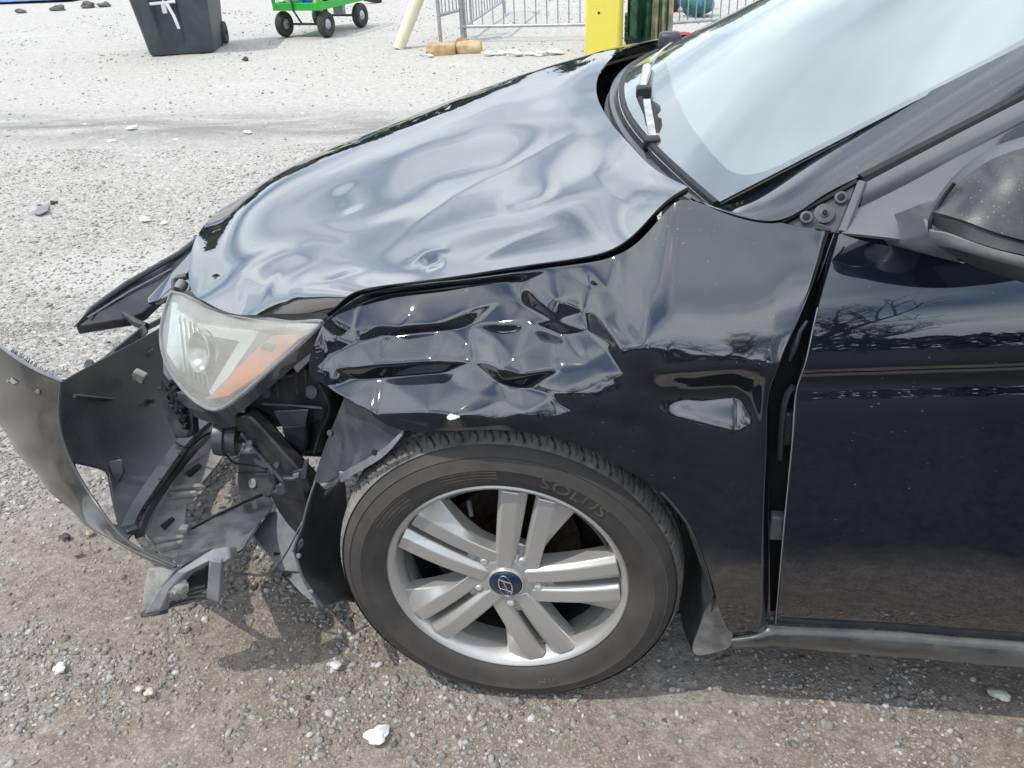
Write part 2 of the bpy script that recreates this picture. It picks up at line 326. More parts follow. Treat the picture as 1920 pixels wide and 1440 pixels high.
# darker damp strip across the yard and a few worn patches
mpn = N(t, 'ShaderNodeMapping'); mpn.inputs['Scale'].default_value = (.55, 1.6, 1); t.links.new(V_, mpn.inputs['Vector'])
strip = math_(t, 'SUBTRACT', math_(t, 'ADD', gys, math_(t, 'MULTIPLY', gxs, .05)), 4.68)
strip = math_(t, 'POWER', 2.718, math_(t, 'MULTIPLY', math_(t, 'MULTIPLY', strip, strip), -5.0))
strip = math_(t, 'MULTIPLY', strip, ramp(nz(1.1, 8, .7, mpn.outputs[0], .8), (.36, (0,)), (.56, (1,))))
col = mixc(math_(t, 'MULTIPLY', strip, .85), col, (.20, .19, .19))
pal = ramp(nz(.8, 6, .6, mpn.outputs[0]), (.60, (0,)), (.70, (1,)))
col = mixc(math_(t, 'MULTIPLY', pal, .35), col, (.60, .59, .57))
# powdery pale patch beside the bumper
pp1 = math_(t, 'MULTIPLY', math_(t, 'ADD', gxs, 2.15), 2.4); pp2 = math_(t, 'MULTIPLY', math_(t, 'SUBTRACT', gys, 2.16), 3.4)
ppf = math_(t, 'POWER', 2.718, math_(t, 'MULTIPLY', math_(t, 'ADD', math_(t, 'MULTIPLY', pp1, pp1), math_(t, 'MULTIPLY', pp2, pp2)), -1.0))
ppf = ramp(math_(t, 'MULTIPLY', ppf, math_(t, 'MULTIPLY_ADD', nz(7, 7, .7), 1.6, .2)), (.28, (0,)), (.66, (.6,)))
col = mixc(ppf, col, (.50, .488, .46))
# unseen ground on the viewer's side, darkened so the lower door mirrors dark
viewer_darkf = math_(t, 'ADD', math_(t, 'MULTIPLY', gys, -2.6), math_(t, 'MULTIPLY_ADD', nz(2.2, 6, .6), 1.2, -1.5))
col = mixc(ramp(viewer_darkf, (.0, (0,)), (.45, (1,))), col, ramp(nz(40, 6, .7), (.35, (.022, .022, .023)), (.65, (.060, .058, .057))))
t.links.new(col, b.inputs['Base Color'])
bp = N(t, 'ShaderNodeBump'); bp.inputs['Strength'].default_value = .9; bp.inputs['Distance'].default_value = .006
t.links.new(math_(t, 'ADD', math_(t, 'MULTIPLY', nz(90, 4, .7), 1.0), math_(t, 'MULTIPLY', nz(14, 5, .6), 1.4)), bp.inputs['Height']); t.links.new(bp.outputs['Normal'], b.inputs['Normal'])
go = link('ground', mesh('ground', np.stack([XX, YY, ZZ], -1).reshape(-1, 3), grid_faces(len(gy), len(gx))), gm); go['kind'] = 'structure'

# loose stones: one mass of pebbles, each with its own tint
pm = bpy.data.materials.new('pebbles'); pm.use_nodes = True; t = pm.node_tree; b = t.nodes['Principled BSDF']; b.inputs['Roughness'].default_value = .85; b.inputs['Specular IOR Level'].default_value = .3
at = N(t, 'ShaderNodeAttribute'); at.attribute_name = 'tint'; t.links.new(at.outputs['Color'], b.inputs['Base Color'])
PHI = (1+5**.5)/2
ICO = np.array([(-1, PHI, 0), (1, PHI, 0), (-1, -PHI, 0), (1, -PHI, 0), (0, -1, PHI), (0, 1, PHI), (0, -1, -PHI), (0, 1, -PHI), (PHI, 0, -1), (PHI, 0, 1), (-PHI, 0, -1), (-PHI, 0, 1)])/math.sqrt(1+PHI*PHI)
ICF = np.array([(0, 11, 5), (0, 5, 1), (0, 1, 7), (0, 7, 10), (0, 10, 11), (1, 5, 9), (5, 11, 4), (11, 10, 2), (10, 7, 6), (7, 1, 8), (3, 9, 4), (3, 4, 2), (3, 2, 6), (3, 6, 8), (3, 8, 9), (4, 9, 5), (2, 4, 11), (6, 2, 10), (8, 6, 7), (9, 8, 1)])
def vnoise(x, y, s, seed):
    r = np.random.default_rng(seed).random((64, 64)); x = x*s; y = y*s; xi = np.floor(x).astype(int); yi = np.floor(y).astype(int); fx = x-xi; fy = y-yi
    fx = fx*fx*(3-2*fx); fy = fy*fy*(3-2*fy); g = lambda i, j: r[i % 64, j % 64]
    return (g(xi, yi)*(1-fx)+g(xi+1, yi)*fx)*(1-fy)+(g(xi, yi+1)*(1-fx)+g(xi+1, yi+1)*fx)*fy
def pebbles():
    X, Y, Rr = [], [], []
    for (x0, x1, y0, y1, n, m, sg, keep) in ((-2.4, 1.3, -.4, 1.6, 150000, .0032, .50, .14), (-4.2, 1.0, 1.4, 4.2, 34000, .0050, .4, .4), (-9, 1.5, 4.2, 13, 9000, .0075, .4, .4)):
        x = RNG.uniform(x0, x1, n); y = RNG.uniform(y0, y1, n)
        dn = .6*vnoise(x, y, 3.1, 5)+.4*vnoise(x, y, 9, 6)
        k = RNG.random(n) < keep+(1-keep)*sstep(.47, .60, dn)
        q = proj(np.stack([x, y, 0*x], 1)); k &= (q[:, 0] > -60) & (q[:, 0] < 1980) & (q[:, 1] > -60) & (q[:, 1] < 1500)
        X.append(x[k]); Y.append(y[k]); Rr.append(np.clip(m*np.exp(RNG.normal(0, sg, k.sum())), m*.4, m*3.4))
    x, y, r = np.concatenate(X), np.concatenate(Y), np.concatenate(Rr); n = len(x)
    q = RNG.normal(size=(n, 4)); q /= np.linalg.norm(q, axis=1)[:, None]; w_, a_, b_, c_ = q.T
    rot = np.stack([np.stack([1-2*(b_*b_+c_*c_), 2*(a_*b_-c_*w_), 2*(a_*c_+b_*w_)], 1), np.stack([2*(a_*b_+c_*w_), 1-2*(a_*a_+c_*c_), 2*(b_*c_-a_*w_)], 1), np.stack([2*(a_*c_-b_*w_), 2*(b_*c_+a_*w_), 1-2*(a_*a_+b_*b_)], 1)], 1)
    sc = r[:, None]*np.stack([RNG.uniform(.85, 1.35, n), RNG.uniform(.7, 1.1, n), RNG.uniform(.5, .85, n)], 1)
    v = ICO[None]*RNG.uniform(.75, 1.2, (n, 12))[:, :, None]*sc[:, None, :]
    v = np.einsum('nij,nkj->nki', rot, v); v[:, :, 2] *= .8
    v += np.stack([x, y, relief(x, y)+r*.02], 1)[:, None, :]
    f = (ICF[None]+12*np.arange(n)[:, None, None]).reshape(-1, 3)
    me = bpy.data.meshes.new('gravel'); me.vertices.add(n*12); me.vertices.foreach_set('co', v.reshape(-1).astype(np.float32))
    nf = len(f); me.loops.add(nf*3); me.loops.foreach_set('vertex_index', f.reshape(-1).astype(np.int32)); me.polygons.add(nf); me.polygons.foreach_set('loop_start', (np.arange(nf)*3).astype(np.int32)); me.update(calc_edges=True)
    base = RNG.choice(5, n, p=[.38, .30, .13, .08, .11]); pal = np.array([(.42, .405, .38), (.31, .295, .275), (.60, .59, .57), (.20, .188, .175), (.37, .31, .26)])
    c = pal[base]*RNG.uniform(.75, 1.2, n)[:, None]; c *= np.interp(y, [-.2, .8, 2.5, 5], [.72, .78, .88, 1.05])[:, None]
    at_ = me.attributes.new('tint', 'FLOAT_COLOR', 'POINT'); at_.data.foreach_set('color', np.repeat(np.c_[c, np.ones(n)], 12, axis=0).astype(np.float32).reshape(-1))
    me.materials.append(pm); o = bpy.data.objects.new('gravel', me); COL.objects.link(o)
    tag(o, 'loose grey and white limestone pebbles over the yard', None, None, 'stuff')
pebbles()

# ================================================================== THE CAR
car = empty('car', (1.35, .9, 0), 'black crashed sedan with crumpled front fender, buckled hood and torn off bumper', 'car')

# ---- left front fender: a height field y(x, z) pressed with dents
ft_px = [(604, 612, .118), (640, 578, .124), (700, 551, .130), (760, 540, .132), (880, 527, .132), (1000, 508, .130), (1110, 493, .127), (1165, 476, .13), (1205, 448, .13), (1250, 398, .135), (1285, 376, .14), (1340, 392, .125), (1400, 405, .11), (1480, 424, .09), (1530, 433, .08), (1572, 441, .07)]
fb_px = [(588, 694, .115), (640, 737, .075), (700, 771, .045), (760, 806, .02), (900, 806, 0), (1000, 812, 0), (1080, 831, 0), (1160, 871, 0), (1240, 921, 0), (1292, 982, .0), (1328, 1062, .01), (1345, 1122, .025), (1360, 1165, .03), (1378, 1184, .035), (1408, 1180, .03), (1446, 1172, .02)]
ftop, fbot = spl(PL(ft_px), 240, False), spl(PL(fb_px), 240)
ft3, fb3 = PL(ft_px), PL(fb_px)
tq = np.linspace(0, 1, 241)
def remap(p, n):      # sample so that control points keep equal spacing in the parameter
    return spl_u(p, n)
def spl_u(p, n):
    p = np.asarray(p); m = len(p); A = np.zeros((m, m)); b = np.zeros((m, 3)); A[0, 0] = A[-1, -1] = 1
    for i in range(1, m-1): A[i, i-1], A[i, i], A[i, i+1] = 1, 4, 1; b[i] = 3*(p[i+1]-2*p[i]+p[i-1])
    c = np.linalg.solve(A, b); q = np.linspace(0, m-1, n); i = np.clip(q.astype(int), 0, m-2); s = (q-i)[:, None]
    bb = p[i+1]-p[i]-(2*c[i]+c[i+1])/3; dd = (c[i+1]-c[i])/3
    return p[i]+bb*s+c[i]*s*s+dd*s**3
NU, NV = 380, 200
T, B = spl_u(ft3, NU), spl_u(fb3, NU)
vv = np.linspace(0, 1, NV)[:, None, None]
G = T[None]*(1-vv)+B[None]*vv
# rear edge follows the real bowed outline
re_px = [(1572, 441, .07), (1556, 490, .05), (1535, 540, .035), (1500, 598, .02), (1468, 650, .008), (1448, 700, .002), (1443, 740, 0), (1444, 800, 0), (1443, 900, 0), (1443, 1000, .003), (1444, 1090, .01), (1446, 1172, .02)]
RE = spl(PL(re_px), NV); st = RE-G[:, -1]; uu = np.linspace(0, 1, NU)[None, :, None]
G += st[:, None, :]*(uu**6)
le_px = [(604, 612, .118), (594, 640, .117), (586, 668, .116), (588, 694, .115)]
LE = spl(PL(le_px), NV); G += (LE-G[:, 0])[:, None, :]*((1-uu)**10)
def fender_y(x, z):
    zt = np.interp(x, T[:, 0], T[:, 2]); yt = np.interp(x, T[:, 0], T[:, 1]); y0 = np.interp(x, [-.38, -.3, -.2, -.1, .0, .36, .42, .5], [.125, .085, .035, .008, 0, 0, .0, .0])
    z0 = np.interp(x, [-.35, -.1, .1, .4, .48], [.64, .655, .69, .775, .785])
    s = np.clip((z-z0)/(zt-z0+1e-6), 0, 1.1)
    low = .03*np.clip((.42-z)/.2, 0, 1)**1.5*sstep(.3, .4, x)
    return y0+(yt-y0)*(np.interp(x, [0, .4], [.15, .36])*s+np.interp(x, [0, .4], [.85, .64])*s**2)+low
yb = fender_y(G[..., 0], G[..., 2]); G[..., 1] = yb
bl = np.clip(np.minimum(vv[..., 0], 1-vv[..., 0])*10, 0, 1)
from mathutils.geometry import delaunay_2d_cdt
def crumple(G, pts, axis, smooth):       # crushed sheet: flat facets between hard creases, given as (px, py, depth mm)
    q = proj(G); pts = np.array(pts, float); xy = np.c_[pts[:, 0], pts[:, 1]*1.35]
    vs, _, fs, ov, _, _ = delaunay_2d_cdt([Vector(p) for p in xy], [], [], 0, 1e-6)
    V = np.array([tuple(v) for v in vs]); D = np.array([pts[o[0], 2] if o else 0 for o in ov]); X = np.stack([q[..., 0], q[..., 1]*1.35], -1); out = np.zeros(G.shape[:2])
    for f in fs:
        a, b, c = V[list(f)]; m = np.array([b-a, c-a]).T
        if abs(np.linalg.det(m)) < 1e-6: continue
        uv = (X-a)@np.linalg.inv(m).T; u, v = uv[..., 0], uv[..., 1]; k = (u >= -1e-6) & (v >= -1e-6) & (u+v <= 1+1e-6)
        out[k] = (D[f[0]]*(1-u-v)+D[f[1]]*u+D[f[2]]*v)[k]
    for _ in range(smooth):
        p = np.pad(out, 1, mode='edge'); out = (p[:-2, 1:-1]+p[2:, 1:-1]+p[1:-1, :-2]+p[1:-1, 2:]+4*out)/8
    return G+out[..., None]/1000*np.asarray(axis, float)
CR = []
SKIP = (752, 900, 1010, 1076)
for px_, col_ in ((600, ((600, 0), (640, 4), (690, 2), (720, 0))), (625, ((594, 0), (640, 12), (672, 16), (698, 8), (728, 0))),
    (660, ((552, 0), (588, 24), (630, 28), (660, 36), (694, 10), (726, 28), (752, 0))), (700, ((545, 0), (572, 30), (628, 34), (656, 52), (692, 16), (733, 44), (768, -4), (776, 0))),
    (752, ((535, 0), (566, 34), (618, 30), (640, 50), (690, 14), (742, 50), (772, -6), (808, 0))), (815, ((526, 0), (557, 30), (626, 40), (652, 58), (685, 18), (728, 50), (766, -8), (806, 0))),
    (872, ((522, 0), (548, 26), (598, 36), (640, 58), (684, 60), (700, 40), (742, 16), (772, -8), (806, 0))), (900, ((518, 0), (572, 22), (610, 54), (662, 46), (690, 20), (712, 34), (745, 6), (780, -6), (806, 0))),
    (938, ((514, 0), (545, 30), (588, 50), (636, 56), (652, 20), (684, -6), (722, 12), (746, 2), (785, -6), (807, 0))), (978, ((508, 0), (540, 24), (600, 58), (634, 52), (660, 0), (690, -18), (738, 16), (772, -4), (811, 0))),
    (1010, ((504, 0), (532, 6), (584, 40), (640, 66), (670, 30), (694, 8), (738, 12), (790, -2), (814, 0))), (1040, ((502, 0), (560, 8), (620, 44), (662, 62), (682, 26), (700, 14), (748, 8), (818, 0))),
    (1076, ((497, 0), (548, 14), (590, 12), (655, 58), (672, 30), (700, 10), (760, 6), (828, 0))), (1100, ((494, 0), (552, 20), (600, 34), (646, 44), (690, 12), (768, 4), (838, 0))),
    (1132, ((490, 0), (548, 10), (600, 6), (660, 14), (705, 6), (780, 4), (852, 0))), (1165, ((476, 0), (560, 0), (640, -4), (700, 2), (792, 1), (874, 0))),
    (1212, ((440, 0), (560, -6), (640, -8), (695, 1), (736, 7), (772, 1), (895, 0))), (1240, ((405, 0), (560, -4), (640, -4), (697, 0), (739, 16), (785, 2), (850, 0), (930, 0))),
    (1300, ((380, 0), (560, -2), (640, -2), (697, 0), (742, 30), (803, 3), (858, 0), (990, 0))), (1385, ((400, 0), (440, 6), (560, 0), (640, 0), (692, 0), (742, 42), (820, 4), (856, 0), (990, 0))),
    (1425, ((412, 0), (450, 8), (560, 0), (680, 0), (740, 18), (800, 2), (840, 0))), (1500, ((424, 0), (455, 10), (500, 4), (560, 0))), (1575, ((436, 0), (470, 4)))):
    if px_ in SKIP: continue
    CR += [(px_+(5 if i % 2 else -4), y_, d_*(1.3 if i == 1 else 1)) for i, (y_, d_) in enumerate(col_)]
G = crumple(G, [q if q[0] < 1200 else (*q[:2], 0) for q in CR if q[0] < 1300], (0, .95, 0), 18)
G = crumple(G, [q if q[0] > 1200 else (*q[:2], 0) for q in CR if q[0] > 1140], (0, .95, 0), 70)
fD = [(1240, 600, 1440, 620, .075, -.011), (1500, 560, 1470, 640, .045, .004), (978, 735, 1180, 800, .016, .003), (1195, 695, 1192, 800, .018, .005, 1), (1240, 690, 1470, 682, .022, -.005, 1), (850, 780, 965, 668, .014, -.006, 1), (730, 640, 770, 590, .016, -.006, 1), (1000, 545, 1100, 655, .02, -.008, 1)]
G = dents(G, (0, 1, 0), fD)
G[..., 1] += .014*sstep(.955, 1.0, uu[..., 0])+0*vv[..., 0]
FEND = G
fo = sheet('fender', G, M['paint'], car, thick=.0022, flip=False, offset=-1); fo['label'] = 'crumpled black front fender with deep folds and scratches above the wheel'
# scrape where bare paint and primer show
def skin_patch(name, G, cpx, wpx, mt, lift, seed, parent):   # ragged flake lying on a sheet
    q = proj(G); rr = np.random.default_rng(seed); a, bb = np.array(cpx[:2], float), np.array(cpx[2:], float); ab = bb-a; L = np.linalg.norm(ab); nrm = np.array([-ab[1], ab[0]])/L
    n = 9; k = []
    for s in (1, -1):
        for i in (range(n) if s > 0 else range(n-1, -1, -1)):
            tt = i/(n-1); p = a+ab*tt+nrm*s*wpx*(math.sin(math.pi*(tt*.9+.05))**.6)*rr.uniform(.4, 1.0); k.append(locate(G, *p)+np.array([0, -lift, lift*.3]))
    return plate(name, k, .0012, mt, parent, 0)
for i_, q_ in enumerate(((872, 742, 905, 700, 4), (915, 706, 935, 672, 5), (880, 735, 890, 715, 3), (948, 662, 962, 650, 3), (858, 768, 872, 752, 3), (700, 690, 722, 687, 2), (895, 604, 903, 590, 2))):
    skin_patch('paint_scrape', FEND, q_[:4], q_[4], M['scrape'], .0015, 30+i_, fo)
skin_patch('paint_chip', FEND, (838, 782, 860, 780), 7, M['white'], .004, 3, fo)

# ---- dark structure that shows through the gaps
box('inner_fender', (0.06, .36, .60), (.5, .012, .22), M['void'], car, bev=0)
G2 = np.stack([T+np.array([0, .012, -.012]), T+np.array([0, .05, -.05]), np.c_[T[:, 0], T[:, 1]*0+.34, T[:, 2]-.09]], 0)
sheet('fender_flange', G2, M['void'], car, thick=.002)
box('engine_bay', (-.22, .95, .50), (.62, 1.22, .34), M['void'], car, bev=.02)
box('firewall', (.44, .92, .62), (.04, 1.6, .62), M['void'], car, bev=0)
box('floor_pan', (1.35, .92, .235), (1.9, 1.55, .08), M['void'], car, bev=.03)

# ---- hood
hl_px = [(612, 588, .185), (632, 573, .165), (662, 549, .150), (760, 530, .143), (880, 514, .141), (1000, 496, .139), (1090, 483, .137), (1150, 466, .142), (1200, 428, .14), (1250, 376, .142), (1290, 350, .15)]
HL = PL(hl_px)
hf = list(PL([(612, 588, .185), (520, 589, .25), (430, 586, .325), (385, 566, .385), (362, 550, .445)]))+[np.array(q) for q in ((-.80, .62, .685), (-.842, .77, .698), (-.852, .9, .703), (-.842, 1.03, .70), (-.80, 1.18, .695), (-.72, 1.33, .70), (-.60, 1.44, .715), (-.46, 1.53, .745), (-.36, 1.585, .77))]
hr = list(PL([(1290, 350, .15), (1225, 315, .3), (1180, 275, .45), (1150, 245, .6), (1125, 205, .8), (1118, 180, .95), (1125, 140, 1.15), (1145, 110, 1.3), (1170, 90, 1.45), (1215, 76, 1.58), (1250, 70, 1.64)]))
for q in hr[2:-2]: q[2] = .5*q[2]+.5*.985
hrt = np.array([(-.36, 1.585, .77), (-.2, 1.61, .845), (-.02, 1.63, .905), (.1, 1.642, .94), (.2, 1.648, .965), tuple(hr[-1])])
HN, HM = 260, 300
c0, c1, d0, d1 = spl(hf, HN), spl(hr, HN), spl(HL, HM), spl(hrt, HM)      # front, rear (left to right); left, right (front to rear)
s_ = np.linspace(0, 1, HN)[None, :, None]; t_ = np.linspace(0, 1, HM)[:, None, None]
HG = (1-t_)*c0[None]+t_*c1[None]+(1-s_)*d0[:, None]+s_*d1[:, None]-((1-s_)*(1-t_)*c0[0]+s_*(1-t_)*c0[-1]+(1-s_)*t_*c1[0]+s_*t_*c1[-1])
sv, tv = s_[..., 0], t_[..., 0]
HG[..., 2] += .034*(4*sv*(1-sv))**.9*(4*tv*(1-tv))**1.4
HG[..., 2] += .016*np.exp(-((sv-.13)/.07)**2)*sstep(.15, .6, tv)*np.clip((1-tv)*8, 0, 1)+.007*np.exp(-((sv-.87)/.07)**2)*np.clip(np.minimum(tv, 1-tv)*8, 0, 1)
def creases(G, axis, lst):               # folds along a polyline: ((px, py), ...), width m, height m, sharp
    D = np.zeros(G.shape[:2])
    for pts, wd, am, sh in lst:
        q = [locate(G, *p) for p in pts]; best = np.full(G.shape[:2], 9.); pos = np.zeros(G.shape[:2]); sl_ = np.r_[0, np.cumsum([np.linalg.norm(b-a) for a, b in zip(q[:-1], q[1:])])]
        for k, (a, b) in enumerate(zip(q[:-1], q[1:])):
            ab = b-a; tt = np.clip(((G-a)@ab)/(ab@ab+1e-9), 0, 1); dd_ = np.linalg.norm(G-a-tt[..., None]*ab, axis=-1); m_ = dd_ < best; best = np.where(m_, dd_, best); pos = np.where(m_, (sl_[k]+tt*(sl_[k+1]-sl_[k]))/sl_[-1], pos)
        D += am*sstep(-.02, .3, np.minimum(pos, 1-pos))*(np.exp(-np.sqrt((best/wd)**2+.03))*1.18 if sh else np.exp(-(best/wd)**2))
    return G+D[..., None]*np.asarray(axis, float)
hC = [(((730, 352), (900, 300), (1030, 262)), .095, -.008, 0), (((690, 500), (770, 430), (850, 370), (980, 300), (1105, 236)), .050, .0045, 1), (((640, 345), (655, 372), (662, 400)), .028, -.0045, 0),
      (((870, 498), (960, 460), (1080, 415)), .032, .0035, 1), (((930, 385), (1050, 345)), .055, -.004, 0), (((440, 560), (520, 532)), .030, -.005, 0), (((540, 558), (620, 530), (700, 505)), .040, .004, 1),
      (((560, 480), (640, 430)), .07, -.004, 0), (((790, 497), (834, 484)), .020, -.006, 0), (((770, 506), (778, 488), (800, 474), (846, 468)), .012, .003, 1)]
HG = creases(HG, (0, 0, .7), hC)
HG[..., 2] += (.0004*np.sin(HG[..., 0]*21+2*np.sin(HG[..., 1]*9))*np.sin(HG[..., 1]*17+1.5*np.sin(HG[..., 0]*12))+.0001*np.sin(HG[..., 0]*47+HG[..., 1]*31))*sstep(.25, -.2, HG[..., 0])*np.clip(np.minimum(sv, 1-sv)*12, 0, 1)
hood = sheet('hood', HG, M['hood_paint'], car, thick=.004, flip=True, offset=-1); hood['label'] = 'buckled black hood with creases across it, popped up from the fender'
# hood inner lip along the left edge
rim_ = np.stack([HG[:, 0], HG[:, 0]+np.array([0, .012, -.012]), HG[:, 0]+np.array([0, .06, -.02])], 0); sheet('hood_hem', rim_, M['void'], hood, thick=.002)
# little bracket that shows in the gap
box('hood_hinge_bracket', P(1106, 490, .165), (.02, .02, .035), M['plastic_grey'], car, bev=.003)

# ---- right fender beyond the hood
rf0 = d1+np.array([0, .006, -.004]); rows = [rf0, rf0+np.array([0, .035, -.012]), rf0+np.array([0, .085, -.05]), rf0+np.array([0, .12, -.13]), np.c_[rf0[:, 0], rf0[:, 1]*0+1.79, rf0[:, 2]-.22], np.c_[rf0[:, 0], rf0[:, 1]*0+1.80, rf0[:, 2]*0+.62]]
RFG = surf([spl(q, 60) for q in rows], 60, 24)
sheet('fender', RFG, M['paint'], car, thick=.002, flip=True)['label'] = 'far side black front fender beyond the hood'
# nose panel: slim painted corner in front of the far headlight
# ---- windscreen, frit, pillars, roof
WB = np.array([(.318, .165, .962), (.24, .40, .975), (.185, .65, .983), (.17, .9, .986), (.185, 1.15, .983), (.24, 1.40, .975), (.318, 1.635, .962)])
WT = np.array([(1.24, .415, 1.375), (1.16, .55, 1.392), (1.11, .72, 1.402), (1.10, .9, 1.405), (1.11, 1.08, 1.402), (1.16, 1.25, 1.392), (1.24, 1.385, 1.375)])
WM = np.array([(.742, .283, 1.155), (.665, .47, 1.178), (.615, .69, 1.193), (.60, .9, 1.197), (.615, 1.11, 1.193), (.665, 1.33, 1.178), (.742, 1.517, 1.155)])
WG = surf([WB, WM, WT], 90, 60)
def sub_surf(G, fn):      # resample a sheet over the region fn(u, v) -> (u', v')
    nv, nu = G.shape[:2]; u, v = fn; x = np.clip(u*(nu-1), 0, nu-1.001); y = np.clip(v*(nv-1), 0, nv-1.001); i, j = y.astype(int), x.astype(int); fy, fx = (y-i)[..., None], (x-j)[..., None]
    return (G[i, j]*(1-fx)+G[i, j+1]*fx)*(1-fy)+(G[i+1, j]*(1-fx)+G[i+1, j+1]*fx)*fy
def nrm_grid(G):
    a = np.gradient(G, axis=1); b = np.gradient(G, axis=0); n = np.cross(a, b); return n/(np.linalg.norm(n, axis=-1)[..., None]+1e-12)
WN = nrm_grid(WG)
if (WN[..., 2].mean()) < 0: WN = -WN
ws = sheet('windshield', WG, M['glass'], car, flip=True); sheet('inner_pane', WG-WN*.005, M['pane'], ws, flip=True); ws['label'] = 'raked windshield glass mirroring bright clouds'
# black printed border: rounded inner opening
hb = [(.5, .118), (.44, .117), (.29, .102), (.21, .086), (.10, .068), (.05, .063), (.030, .070), (.017, .088), (.012, .115), (.012, .35), (.018, .6), (.03, .88), (.06, .93), (.2, .95), (.5, .955)]
ib = spl(np.array(hb+[(1-u, v) for u, v in hb[-2::-1]])*np.array([3, 1]), 161, True)[:-1]/np.array([3, 1])
dr_ = ib-.5; ob = .5+dr_*(.5/np.abs(dr_).max(1))[:, None]; ui, vi, uo, vo = ib[:, 0], ib[:, 1], ob[:, 0], ob[:, 1]
kk = np.linspace(0, 1, 9)[:, None]; U, Vv = ui[None]*(1-kk)+uo[None]*kk, vi[None]*(1-kk)+vo[None]*kk
FR = sub_surf(WG, (np.clip(U, 0, 1), np.clip(Vv, 0, 1)))-sub_surf(WN, (np.clip(U, 0, 1), np.clip(Vv, 0, 1)))*.0026
link('glass_border', mesh('glass_border', FR.reshape(-1, 3), grid_faces(9, 160, cu=True)), M['frit'], ws)
plate('inspection_sticker', [locate(WG, *q)-WN.mean((0, 1))*.0064 for q in ((1252, 258), (1262, 256), (1276, 278), (1266, 281))], .0005, M['white'], ws, 0)
# A pillar: left edge at the glass, right edge at the door frame
pl_ = np.array([P(1296, 371, .150), P(1352, 390, .158), (.431, .20, 1.0), P(1600, 250, .238), (.742, .272, 1.158), (.98, .34, 1.268), (1.24, .405, 1.378)]); 
pl_[2] = P(1480, 326, .2)
pr_ = np.array([P(1330, 391, .128), P(1466, 413, .094), P(1535, 374, .105), P(1612, 333, .125), P(1920, 176, .205), (.97, .27, 1.225), (1.24, .34, 1.335)])
A0, A1 = spl(pl_, 80), spl(pr_, 80); k7 = np.linspace(0, 1, 16)[:, None, None]
PG = A0[None]*(1-k7)+A1[None]*k7; bulge = np.sin(math.pi*k7)*np.minimum(1, np.linspace(0, 1, 80)*9)[None, :, None]
PG += bulge*np.array([-.003, -.013, .005])
sheet('windshield_pillar', PG, M['paint'], car, thick=.003, flip=False)
PGm = PG.copy(); PGm[..., 1] = 1.8-PGm[..., 1]; sheet('windshield_pillar', PGm, M['paint'], car, thick=.003, flip=True)
tube('windshield_seal', A0+np.array([0, .002, -.001]), .0022, M['rubber'], car, 6)
A0m = A0.copy(); A0m[:, 1] = 1.8-A0m[:, 1]; tube('windshield_seal', A0m+np.array([0, 0, .006]), .011, M['trim'], car, 6)
roof = surf([WT+np.array([0, 0, .004]), WT+np.array([.5, 0, .045]), WT+np.array([1.1, 0, .04]), WT*np.array([1, .92, 1])+np.array([1.7, .07, -.06])], 40, 30)
sheet('roof', roof, M['paint'], car, thick=.004, flip=True)
rl = np.array([A1[-1], A1[-1]+np.array([.5, -.01, .04]), A1[-1]+np.array([1.1, 0, .035]), A1[-1]+np.array([1.7, .06, -.07])])
rl2 = np.array([roof[0, 0], roof[9, 0], roof[19, 0], roof[29, 0]])
sheet('roof_rail', surf([rl2, (rl+rl2)/2+np.array([0, -.01, .01]), rl], 20, 6), M['paint'], car, thick=.003)

# ---- front door
def door_y(x, z):
    zc = .792+.07*(x-.45)
    s = np.clip(z-zc, 0, 1); y = .20*s+1.22*s*s
    lo = np.clip(.50-z, 0, 1); y = y+.35*lo**2+.012*np.clip((.36-z)/.1, 0, 1)**2
    y = y+.010*np.exp(-((z-(zc-.035))/.028)**2)*sstep(-.004, -.02, z-zc)
    return y
de_px = [(1573, 441), (1556, 500), (1538, 565), (1524, 625), (1511, 683), (1496, 728), (1489, 800), (1483, 870), (1474, 960), (1465, 1060), (1458, 1140), (1455, 1170)]
def on_door(px, py):
    y = .02
    for _ in range(25): p = P(px, py, y); y = float(door_y(p[0], p[2]))
    return P(px, py, y)
DE = spl(np.array([on_door(*q) for q in de_px]), 130)
zb = lambda x: np.interp(x, [.47, .62, .75, .89, 1.3, 1.6], [.2525, .2545, .252, .2495, .248, .25])
zt = lambda x: np.interp(x, [.47, .56, .9, 1.6], [.957, .960, .975, 1.0])
DN = 170; ur = np.linspace(0, 1, DN)[None, :, None]; v0 = np.linspace(0, 1, 130)[:, None]
xe = DE[:, 0][:, None]; X_ = xe+(1.58-xe)*ur[..., 0]**1.25; Ztop = zt(X_); Zbot = zb(X_)
fz = ((DE[:, 2]-DE[-1, 2])/(DE[0, 2]-DE[-1, 2]))[:, None]
Z_ = Zbot+(Ztop-Zbot)*fz; DG = np.stack([X_, door_y(X_, Z_), Z_], -1)
door = sheet('front_door', DG, M['door_paint'], car, thick=.0025, flip=False); door['label'] = 'dusty black front door standing slightly proud of the bent fender'
hem = np.stack([DE, DE+np.array([.0, .016, 0]), DE+np.array([.05, .03, 0])], 0); sheet('door_hem', hem, M['paint'], door, thick=.001)
tube('door_edge', DE[20:]+np.array([-.0008, .0004, 0]), .0012, M['light_grey'], door, 5)
